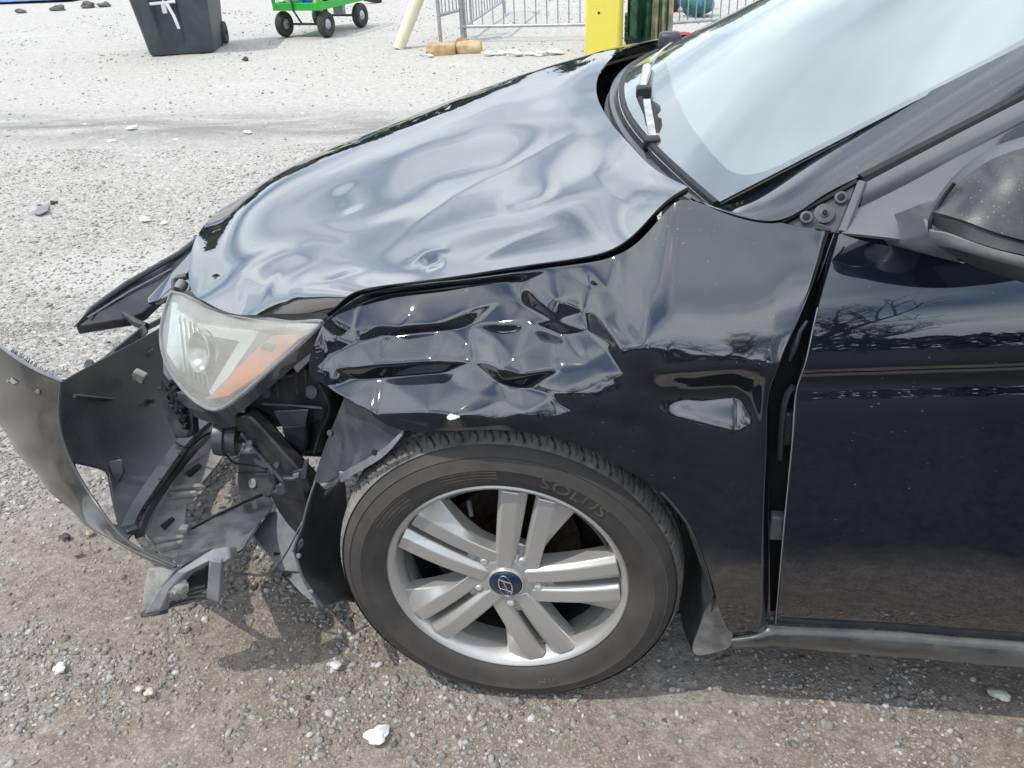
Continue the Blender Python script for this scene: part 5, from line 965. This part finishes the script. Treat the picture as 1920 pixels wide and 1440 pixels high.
# garden cart
wc = [gz(549, 67), gz(621, 69), gz(669, 52), gz(597, 53)]      # front left, front right, rear right, rear left
cc_ = sum(wc)/4; ex = (wc[1]-wc[0]+wc[2]-wc[3]); ex /= np.linalg.norm(ex); ey = np.array([-ex[1], ex[0], 0]); W2 = np.linalg.norm(wc[1]-wc[0])/2; L2_ = abs((wc[2]-wc[1])@ey)/2; W2 = max(W2, .30); L2_ = min(max(L2_, .42), .62)
ct = empty('garden_cart', cc_, 'bright green garden cart on four dark rubber wheels', 'cart', rz=math.atan2(ex[1], ex[0]))
def local(o): o.matrix_parent_inverse = Matrix.Identity(4); return o
wr_ = 44/ppm(wc[0])/2
HX, HY = W2+.02, L2_+.12; dz = wr_*2+.02
dk = local(box('deck', (0, 0, dz+.03), (2*HX, 2*HY, .03), m_green, ct, bev=.004))
for sgn in (-1, 1):
    local(box('frame_rail', (sgn*HX, 0, dz+.04), (.03, 2*HY+.03, .085), m_green, ct, bev=.004)); local(box('frame_rail', (0, sgn*HY, dz+.04), (2*HX-.032, .03, .085), m_green, ct, bev=.004))
    local(box('top_rail', (sgn*HX, 0, dz+.42), (.025, 2*HY, .025), m_green, ct)); local(box('top_rail', (0, sgn*HY, dz+.42), (2*HX-.027, .025, .025), m_green, ct))
    for s2 in (-1, 1):
        local(box('corner_post', (sgn*HX, s2*HY, dz+.25), (.034, .034, .34), m_green, ct, bev=.003))
        w_ = local(lathe('cart_wheel', [(.02, -.035), (wr_*.5, -.03), (wr_*.55, -.045), (wr_*.9, -.045), (wr_, -.02), (wr_, .02), (wr_*.9, .045), (wr_*.55, .045), (wr_*.5, .03), (.02, .035)], (sgn*W2, s2*L2_, wr_), (1, 0, 0), m_tyre, ct, 32))
        h_ = local(lathe('wheel_hub', [(0, -.05), (.03, -.05), (wr_*.45, -.028), (wr_*.45, .028), (.03, .05), (0, .05)], (sgn*W2, s2*L2_, wr_), (1, 0, 0), m_galv, w_, 20))
    local(tube('axle', [(-W2, sgn*L2_, wr_), (W2, sgn*L2_, wr_)], .014, M['trim'], ct, 8))
    for k in range(7): local(tube('mesh_wire', [(sgn*HX, -HY+2*HY*(k+.5)/7, dz+.08), (sgn*HX, -HY+2*HY*(k+.5)/7, dz+.41)], .004, m_green, ct, 5))
    for k in range(4): local(tube('mesh_wire', [(-HX+2*HX*(k+.5)/4, sgn*HY, dz+.08), (-HX+2*HX*(k+.5)/4, sgn*HY, dz+.41)], .004, m_green, ct, 5))
local(tube('steering_post', [(-.04, -L2_, wr_), (-.04, -HY-.02, dz), (-.04, -HY-.05, dz+.3), (-.04, -HY-.02, dz+.8)], .012, M['trim'], ct, 8))
local(box('axle_bracket', (0, L2_, wr_+.07), (.14, .08, .12), m_galv, ct))
def cart_pt(x, y, z): c, s = math.cos(ct.rotation_euler.z), math.sin(ct.rotation_euler.z); return np.array([cc_[0]+x*c-y*s, cc_[1]+x*s+y*c, z])
def lump(name, c, s, mt, label, cat, seed, group=None, det=3, amp=.25, rz=0):
    bm = bmesh.new(); bmesh.ops.create_icosphere(bm, subdivisions=det, radius=1); r = np.random.default_rng(seed); ph = r.uniform(0, 6, 9)
    for v in bm.verts:
        x, y, z = v.co; k = 1+amp*(math.sin(3*x+ph[0])*math.sin(2.5*y+ph[1])+.5*math.sin(5*z+ph[2]+2*x)+.4*math.sin(7*y+ph[3])*math.cos(6*x+ph[4]))
        v.co = Vector((x*s[0]*k, y*s[1]*k, z*s[2]*k))
    me = bpy.data.meshes.new(name); bm.to_mesh(me); bm.free(); o = link(name, me, mt, None, 50); o.location = c; o.rotation_euler.z = rz; return tag(o, label, cat, group)
lump('plastic_bag', cart_pt(-HX*.5, -HY*.55, dz+.13), (.15, .2, .11), m_white, 'crumpled white bag in the front corner of the green cart', 'bag', 1)
lump('blue_bundle', cart_pt(HX*.35, -HY*.62, dz+.17), (.16, .18, .14), mat('blue_tarp_cloth', (.02, .13, .62), .4, var=.6, vscale=20), 'bright blue bundle inside the green cart', 'bundle', 2)
lump('yellow_gloves', cart_pt(HX*.75, -HY*.80, dz+.09), (.05, .06, .035), m_yellow, 'small yellow gloves lying at the edge of the cart', 'gloves', 3)
lump('leafy_rubbish', cart_pt(HX*.1, HY*.35, dz+.14), (.22, .3, .13), mat('leaf_rubbish', (.10, .13, .04), .8, var=.8, vscale=30), 'heap of leafy rubbish at the back of the cart', 'rubbish', 4)
# leaning pipe
pb = gz(747, 90); ptop = np.array(un(812, -75, y=pb[1]+.25)); r_p = 11.5/ppm(pb)
pp_ = tag(tube('leaning_pipe', [pb+np.array([0, 0, -.01]), pb*.5+ptop*.5, ptop+(ptop-pb)*.3], [r_p*.95, r_p*1.0, r_p*1.05], m_cream, None, 20), 'thick cream pipe leaning out of the ground', 'pipe')
# crowd barriers
def barrier(a, b, h, zb_, n, label, k0=0, foot=True):
    a, b = np.array(a, float), np.array(b, float); t_ = empty('crowd_barrier', a, label, 'barrier', 'steel crowd barriers in the yard'); d = b-a; L_ = np.linalg.norm(d); u_ = d/L_; nrm_ = np.array([-u_[1], u_[0], 0])
    up = np.array([0, 0, 1.])
    tube('post', [a, a+up*h], .021, m_galv, t_, 10); tube('post', [b, b+up*h], .021, m_galv, t_, 10)
    tube('rail', [a+up*zb_, b+up*zb_], .018, m_galv, t_, 10); tube('rail', [a+up*h, b+up*h], .018, m_galv, t_, 10)
    for i in range(n): p_ = a+d*((i+1)/(n+1)); tube('baluster', [p_+up*zb_, p_+up*h], .0075, m_galv, t_, 6)
    if foot:
        for p_ in (a, b): tube('foot', [p_-nrm_*.25+up*.02, p_+nrm_*.25+up*.02], .016, m_galv, t_, 8)
    return t_
pA = gz(863, 84); pr = gz(862, 49, .12)
zr = .16
qa = gz(866, 50, zr); qb = gz(1100, 46, zr); dirC = qb-qa; dirC[2] = 0
C0 = np.array([qa[0], qa[1], 0]); C1 = C0+dirC*1.12
barrier(C0, C1, 1.05, zr, 12, 'grey steel crowd barrier facing the car behind the tan stones', foot=False)
B0 = C0+np.array([.02, .05, 0]); qb2 = gz(945, 1, zr); dB = np.array([qb2[0]-B0[0], qb2[1]-B0[1], 0]); barrier(B0, B0+dB*1.0, 1.05, zr, 14, 'steel barrier panel running away from the corner post', foot=False)
A0_ = gz(827, 84); A1_ = np.array([C0[0]-.01, C0[1]+.03, 0]); barrier(A0_, A1_+np.array([-.03, .35, 0]), 1.05, .30, 6, 'short steel barrier panel seen nearly edge on beside the pipe', foot=False)
E0 = gz(1262, 62); qd = gz(1258, 43, zr); qe = gz(1330, 38, zr); dE = qe-qd; dE[2] = 0; D0 = np.array([qd[0], qd[1], 0]); barrier(D0, D0+dE*3.2, 1.05, zr, 14, 'steel crowd barrier behind the green cloth and the windshield', foot=False)
# weights at the barrier feet and pale rubble
def rock(name, px, py, w_px, hh, col, label, seed, cat='stone', group=None, asp=.7, amp=.16, rz=0, boxy=0):
    c = gz(px, py); w_ = w_px/ppm(c)/2
    m = mat(name+'_rock', col, .85, var=.45, vscale=18/max(w_, .02)*.06, bump=.5, bscale=60)
    o = lump(name, c+np.array([0, 0, w_*hh*.55]), (w_, w_*asp, w_*hh), m, label, cat, seed, group, 3, amp, rz)
    if boxy:
        for v in o.data.vertices:
            for i, s_ in enumerate((w_, w_*asp, w_*hh)): v.co[i] = math.copysign(min(abs(v.co[i])*1.35, s_), v.co[i])
    return o
rock('tan_stone', 828, 100, 56, .42, (.42, .30, .16), 'tan block-like stone at the foot of the left barrier post', 11, boxy=1, rz=.1)
rock('tan_stone', 881, 98, 46, .55, (.45, .33, .19), 'rounder tan stone under the corner barrier post', 12, boxy=1)
rock('red_stone', 869, 88, 34, .6, (.34, .17, .10), 'reddish brown stone resting behind the two tan stones', 13)
for i, (x, y, s_) in enumerate(((915, 104, 26), (940, 102, 20), (965, 104, 34), (992, 103, 18), (1012, 104, 24), (1040, 101, 30), (806, 106, 16))):
    rock('white_rubble', x, y, s_, .4, (.62, .61, .58), ('flat white rubble chunk beside the round tan stone', 'small white rubble bit second from the tan stone', 'widest white rubble chunk in the row before the barrier', 'little pale rubble piece in the middle of the row', 'pale rubble piece near the end of the row', 'last pale rubble chunk near the hood edge', 'small pale chip left of the block-like tan stone')[i], 20+i, 'rubble', 'pale rubble in front of the barrier', .7, .3)
# yellow box
yc = gz(1128, 108); yw = 64/ppm(yc)
yo = empty('yellow_box', yc, 'bright yellow plastic box standing behind the hood', 'box', rz=R(-6))
def lbox(*a, **k): return local(box(*a, **k))
lbox('lower_half', (0, .16, .28), (yw, .34, .56), m_yellow, yo, bev=.022); lbox('upper_half', (0, .16, .90), (yw, .34, .66), m_yellow, yo, bev=.022); lbox('waist', (0, .16, .565), (yw*.94, .31, .05), m_yellow, yo, bev=.004)
local(disc('screw_hole', (-.03, -.011, .40), .012, .002, (0, -1, 0), M['void'], yo)); local(disc('screw_hole', (-.03, -.011, .60), .010, .002, (0, -1, 0), M['void'], yo))
# green cloth with a patterned panel, crate, bits by the far barrier
cl = gz(1212, 92); m_cl = mat('green_canvas', (.025, .10, .06), .75, var=.7, vscale=14); m_pat = mat('faded_canvas_panel', (.10, .17, .10), .8, var=.9, vscale=9, vcol=(.42, .34, .24))
uu_ = np.linspace(0, 1, 60); vv_ = np.linspace(0, 1, 24)[:, None]; wC = 85/ppm(cl)
def drape(name, x0, x1, mt, amp, ph, label, cat, yo_):
    x = cl[0]-wC*.5+wC*(x0+(x1-x0)*uu_)[None, :]+0*vv_; y = cl[1]+yo_+amp*np.sin(uu_*17+ph)[None, :]*(.4+.8*vv_)+.05*np.sin(uu_*41+ph)[None, :]*vv_*.4; z = .95-.87*vv_+.03*np.sin(uu_*9)[None, :]
    return tag(sheet(name, np.stack([x, y, z], -1), mt, None, thick=.006), label, cat)
drape('green_cloth', .06, .80, m_cl, .07, .4, 'dark green canvas hanging in folds beside the yellow box', 'canvas', .12)
drape('patterned_cloth', .60, 1.02, m_pat, .04, 1.6, 'faded tan and green canvas panel in front of the dark cloth', 'canvas', -.06)
sup = tag(box('canvas_stand', (cl[0], cl[1]+.25, .47), (wC*.8, .06, .94), M['trim'], None), 'dark stand the green canvas hangs on', 'stand')
cr_c = gz(1190, 84); ck = empty('crate', cr_c, 'black ribbed crate with a white handle beside the yellow box', 'crate')
for k in range(5): box('crate_slat', cr_c+np.array([0, .1, .05+.055*k]), (.22, .22, .035), M['plastic'], ck, bev=.004)
box('crate_core', cr_c+np.array([0, .1, .15]), (.19, .19, .28), M['void'], ck)
tube('crate_handle', [cr_c+np.array([.07, -.03, .26]), cr_c+np.array([.10, -.04, .26]), cr_c+np.array([.115, -.04, .22]), cr_c+np.array([.115, -.04, .10])], .008, m_white, ck, 6)
box('blue_box', gz(1205, 84)+np.array([0, -.02, .03]), (.12, .1, .06), mat('dark_blue', (.02, .05, .12), .5), None); tag(bpy.data.objects['blue_box'], 'low dark blue box in front of the black crate', 'box')
lump('red_cloth', gz(1272, 72)+np.array([0, 0, .03]), (.10, .05, .035), mat('red_cloth', (.55, .04, .05), .7, var=.3), 'small red rag on the ground under the far barrier', 'rag', 31)
lump('teal_bag', gz(1308, 34)+np.array([0, .2, .16]), (.20, .16, .17), mat('teal_cloth', (.02, .12, .13), .6, var=.6), 'dark teal bag behind the far barrier', 'bag', 32)
lump('blue_bag', gz(1302, 26)+np.array([0, .4, .34]), (.16, .12, .12), mat('pale_blue_bag', (.22, .52, .66), .5, var=.4), 'pale blue bag piled on the teal bag', 'bag', 33)
lump('black_bag', gz(1270, 24)+np.array([0, .2, .18]), (.10, .14, .2), M['plastic'], 'black bag standing left of the teal bag', 'bag', 34)
# blue tarp at the far left, black bits
tpc = gz(60, 4); xs = np.linspace(-2.6, 1.0, 40); ys = np.linspace(-.25, 2.4, 30)
TX, TY = np.meshgrid(xs, ys); rg = np.random.default_rng(5); TZ = .05+.16*vnoise(TX+9, TY+9, 1.6, 41)*sstep(-.25, .3, TY)*sstep(1.0, .3, TX)
tag(sheet('blue_tarp', np.stack([tpc[0]+TX, tpc[1]+TY+.25*TX*.2, TZ], -1), mat('blue_tarp', (.10, .17, .42), .5, var=.5, vscale=6), None, thick=.01), 'wrinkled blue tarp lying at the far left edge of the yard', 'tarp')
for i, (x, y, s_) in enumerate(((165, 14, 30), (195, 12, 24), (110, 19, 26), (40, 24, 22))):
    rock('dark_clod', x, y, s_, .4, (.10, .095, .09), ('dark clod right of the blue tarp', 'outermost dark clod right of the blue tarp', 'dark clod just below the blue tarp edge', 'dark clod at the far left below the tarp')[i], 50+i, 'clod', 'dark clods by the blue tarp', .6, .3)
lump('black_roll', gz(697, 6)+np.array([0, .1, .06]), (.14, .07, .07), M['plastic'], 'small black roll behind the cart wheel', 'roll', 61)
# debris on the ground
def shard(name, px, label, cat, mt, th=.006, z=.008, tilt=.0, group=None):
    pts = [un(a, b, z=z+tilt*(i % 2)) for i, (a, b) in enumerate(px)]
    return tag(plate(name, pts, th, mt, None, .0012), label, cat, group)
shard('plastic_shard', [(62, 400), (70, 388), (92, 382), (90, 394), (74, 402)], 'flat grey plastic shard on the gravel left of the hood', 'shard', M['light_grey'], tilt=.008)
rock('dark_clod', 101, 382, 13, .6, (.06, .058, .055), 'small black clod beside the flat grey shard', 71, 'clod', None, .8, .35)
rock('white_stone', 707, 1380, 44, .34, (.72, .71, .69), 'largest white angular stone, on the gravel below the wheel', 72, 'stone', None, .8, .28, .5, 0)
rock('white_stone', 1873, 1304, 40, .35, (.50, .48, .43), 'flat cream stone in the shade under the door', 73, 'stone', None, .6, .22, -.3)
rock('white_stone', 113, 1254, 22, .5, (.74, .73, .71), 'small bright white stone at the lower left', 74, 'stone', None, .9, .3)
rock('pink_stone', 281, 1299, 20, .5, (.52, .44, .39), 'pinkish stone on the dirt left of the white stone', 75, 'stone', None, .8, .25)
rock('pale_stone', 262, 1292, 16, .5, (.50, .48, .45), 'pale stone touching the pinkish stone', 76, 'stone', None, .8, .25)
rock('grey_stone', 117, 938, 20, .6, (.46, .45, .43), 'rounded grey stone beside the torn bumper', 77, 'stone', None, .8, .2)
rock('dark_clod', 122, 1008, 18, .5, (.07, .06, .055), 'dark crumbled leaf on the dirt left of the bumper', 78, 'clod', None, .8, .5)
rock('brown_stone', 146, 1040, 15, .5, (.22, .19, .15), 'brown stone on the dirt under the bumper corner', 79, 'stone', None, .8, .25)
rock('mossy_stone', 168, 1001, 15, .5, (.34, .32, .24), 'olive stone close to the bumper edge', 80, 'stone', None, .8, .25)
rock('white_stone', 4, 738, 26, .4, (.74, .73, .71), 'white chip half hidden by the bumper at the left edge', 81, 'stone', None, .8, .3)
rock('white_stone', 245, 655+0, 1, .4, (.7, .7, .7), 'tiny chip', 82) if False else None
rock('black_stone', 461, 113, 12, .6, (.05, .05, .05), 'black stone on the pale gravel right of the bin', 83, 'stone', None, .8, .3)
rock('dark_pebble', 577, 1309, 11, .7, (.05, .045, .04), 'single dark pebble on the dirt under the wheel', 84, 'stone', None, .8, .3)
rock('white_stone', 1284, 1098, 22, .7, (.5, .49, .46), 'pale stone behind the wheel in the arch shade', 85, 'stone', None, .7, .3)
rock('white_stone', 631, 1248, 20, .5, (.6, .59, .57), 'whitish stone on the gravel just left of the tyre', 86, 'stone', None, .8, .25)
for i, (x, y, s_) in enumerate(((247, 241, 18), (210, 266, 16), (465, 249, 16), (330, 263, 12), (405, 455, 14), (272, 413, 22), (308, 419, 14))):
    rock('white_chip', x, y, s_, .35, (.68, .67, .65), ('white chip on the dark strip below the bin', 'white chip left end of the dark strip', 'white chip at the right of the dark strip', 'small white chip in the middle of the dark strip', 'white chip close to the hood front', 'flat white chip left of the hood', 'smaller white chip between the flat one and the hood')[i], 90+i, 'chip', 'white chips on the gravel', .7, .25)

# ================================================================== TREES ROUND THE YARD (they mirror in the paint)
m_bark = mat('grey_bark', (.075, .065, .055), .9, var=.5, vscale=6); m_leaf = mat('tree_leaves', (.045, .075, .03), .7, var=.7, vscale=2)
def tree_mesh(seed, h, leaves):
    r = np.random.default_rng(seed); V, F, LV, LF = [], [], [], []
    def branch(p, d, L, rad, lev):
        n = 5 if lev < 2 else 4; pts = [p]; q = p.copy(); dd = d.copy()
        for i in range(n-1): dd = dd+r.normal(0, .14, 3)+np.array([0, 0, .04]); dd /= np.linalg.norm(dd); q = q+dd*L/(n-1); pts.append(q.copy())
        v, f = tube_vf(pts, np.linspace(rad, rad*.5, n), 6 if lev < 2 else 4 if lev < 3 else 3, False); o = len(V); V.extend(v); F.extend(tuple(i+o for i in g) for g in f)
        if lev < 4:
            for k in range((7, 6, 5, 4)[lev]):
                tt = r.uniform(.35, 1); j = min(int(tt*(n-1)), n-2); pt = pts[j]+(pts[j+1]-pts[j])*(tt*(n-1)-j); a = r.uniform(0, 2*np.pi); tgt = np.array([math.cos(a), math.sin(a), r.uniform(.1, .9)]); d2 = dd*.5+tgt*.7; branch(pt, d2/np.linalg.norm(d2), L*r.uniform(.45, .68), rad*.42, lev+1)
        if leaves and lev >= 3:
            for k in range(3):
                c = pts[-1]+r.normal(0, .22, 3); s_ = r.uniform(.10, .24); a, b_ = r.normal(size=3), r.normal(size=3); a /= np.linalg.norm(a); b_ -= a*(a@b_); b_ /= np.linalg.norm(b_); o = len(LV); LV.extend([c-a*s_, c-b_*s_*.6, c+a*s_, c+b_*s_*.6]); LF.append((o, o+1, o+2, o+3))
    branch(np.zeros(3), np.array([0, 0, 1.]), h*.42, h*.022, 0)
    return mesh('trunk', V, F), (mesh('crown', LV, LF) if leaves else None)
bare = [tree_mesh(s, h, False)[0] for s, h in ((1, 9.), (2, 8.), (3, 10.))]; leafy = [tree_mesh(s, h, True) for s, h in ((5, 8.), (6, 9.))]
for i in range(11):
    o = link('bare_tree', bare[i % 3], m_bark, None, 40); o.location = (-16+3.3*i+random.uniform(-1, 1), -17-random.uniform(0, 7), 0); o.rotation_euler.z = i*1.7; o.scale = [random.uniform(.85, 1.2)]*3
    tag(o, 'bare grey tree in the row behind the viewer, mirrored in the door', 'tree', 'bare trees behind the viewer')
for i in range(9):
    t_ = empty('leafy_tree', (-30+6*i+random.uniform(-1.5, 1.5), 44+random.uniform(0, 8), 0), 'green tree in the row beyond the yard, mirrored in the hood', 'tree', 'green trees beyond the yard', rz=i*2.1)
    link('trunk', leafy[i % 2][0], m_bark, t_, 40, False); link('crown', leafy[i % 2][1], m_leaf, t_, False, False)
def wood(n, r0, r1, h):
    V, F = [], []; r = np.random.default_rng(77)
    a = r.uniform(0, 2*np.pi, n); rad = r.uniform(r0, r1, n); hh = h*(.55+.45*vnoise(a*9, a*0+3, 1.0, 9)); z = r.uniform(0, 1, n)**.7*hh
    c = np.stack([rad*np.cos(a), rad*np.sin(a), z], 1); s_ = r.uniform(.25, .6, n); A_ = r.normal(size=(n, 3)); A_ /= np.linalg.norm(A_, axis=1)[:, None]; B_ = r.normal(size=(n, 3)); B_ -= A_*(A_*B_).sum(1)[:, None]; B_ /= np.linalg.norm(B_, axis=1)[:, None]
    v = np.stack([c-A_*s_[:, None], c-B_*s_[:, None], c+A_*s_[:, None], c+B_*s_[:, None]], 1).reshape(-1, 3); f = np.arange(4*n).reshape(-1, 4)
    o = link('far_wood', mesh('far_wood', v, f), mat('far_wood', (.05, .06, .035), .9, var=.8, vscale=.6), None, False); tag(o, 'distant ring of scrubby woodland round the yard', None, None, 'stuff')
wood(22000, 46, 58, 5)
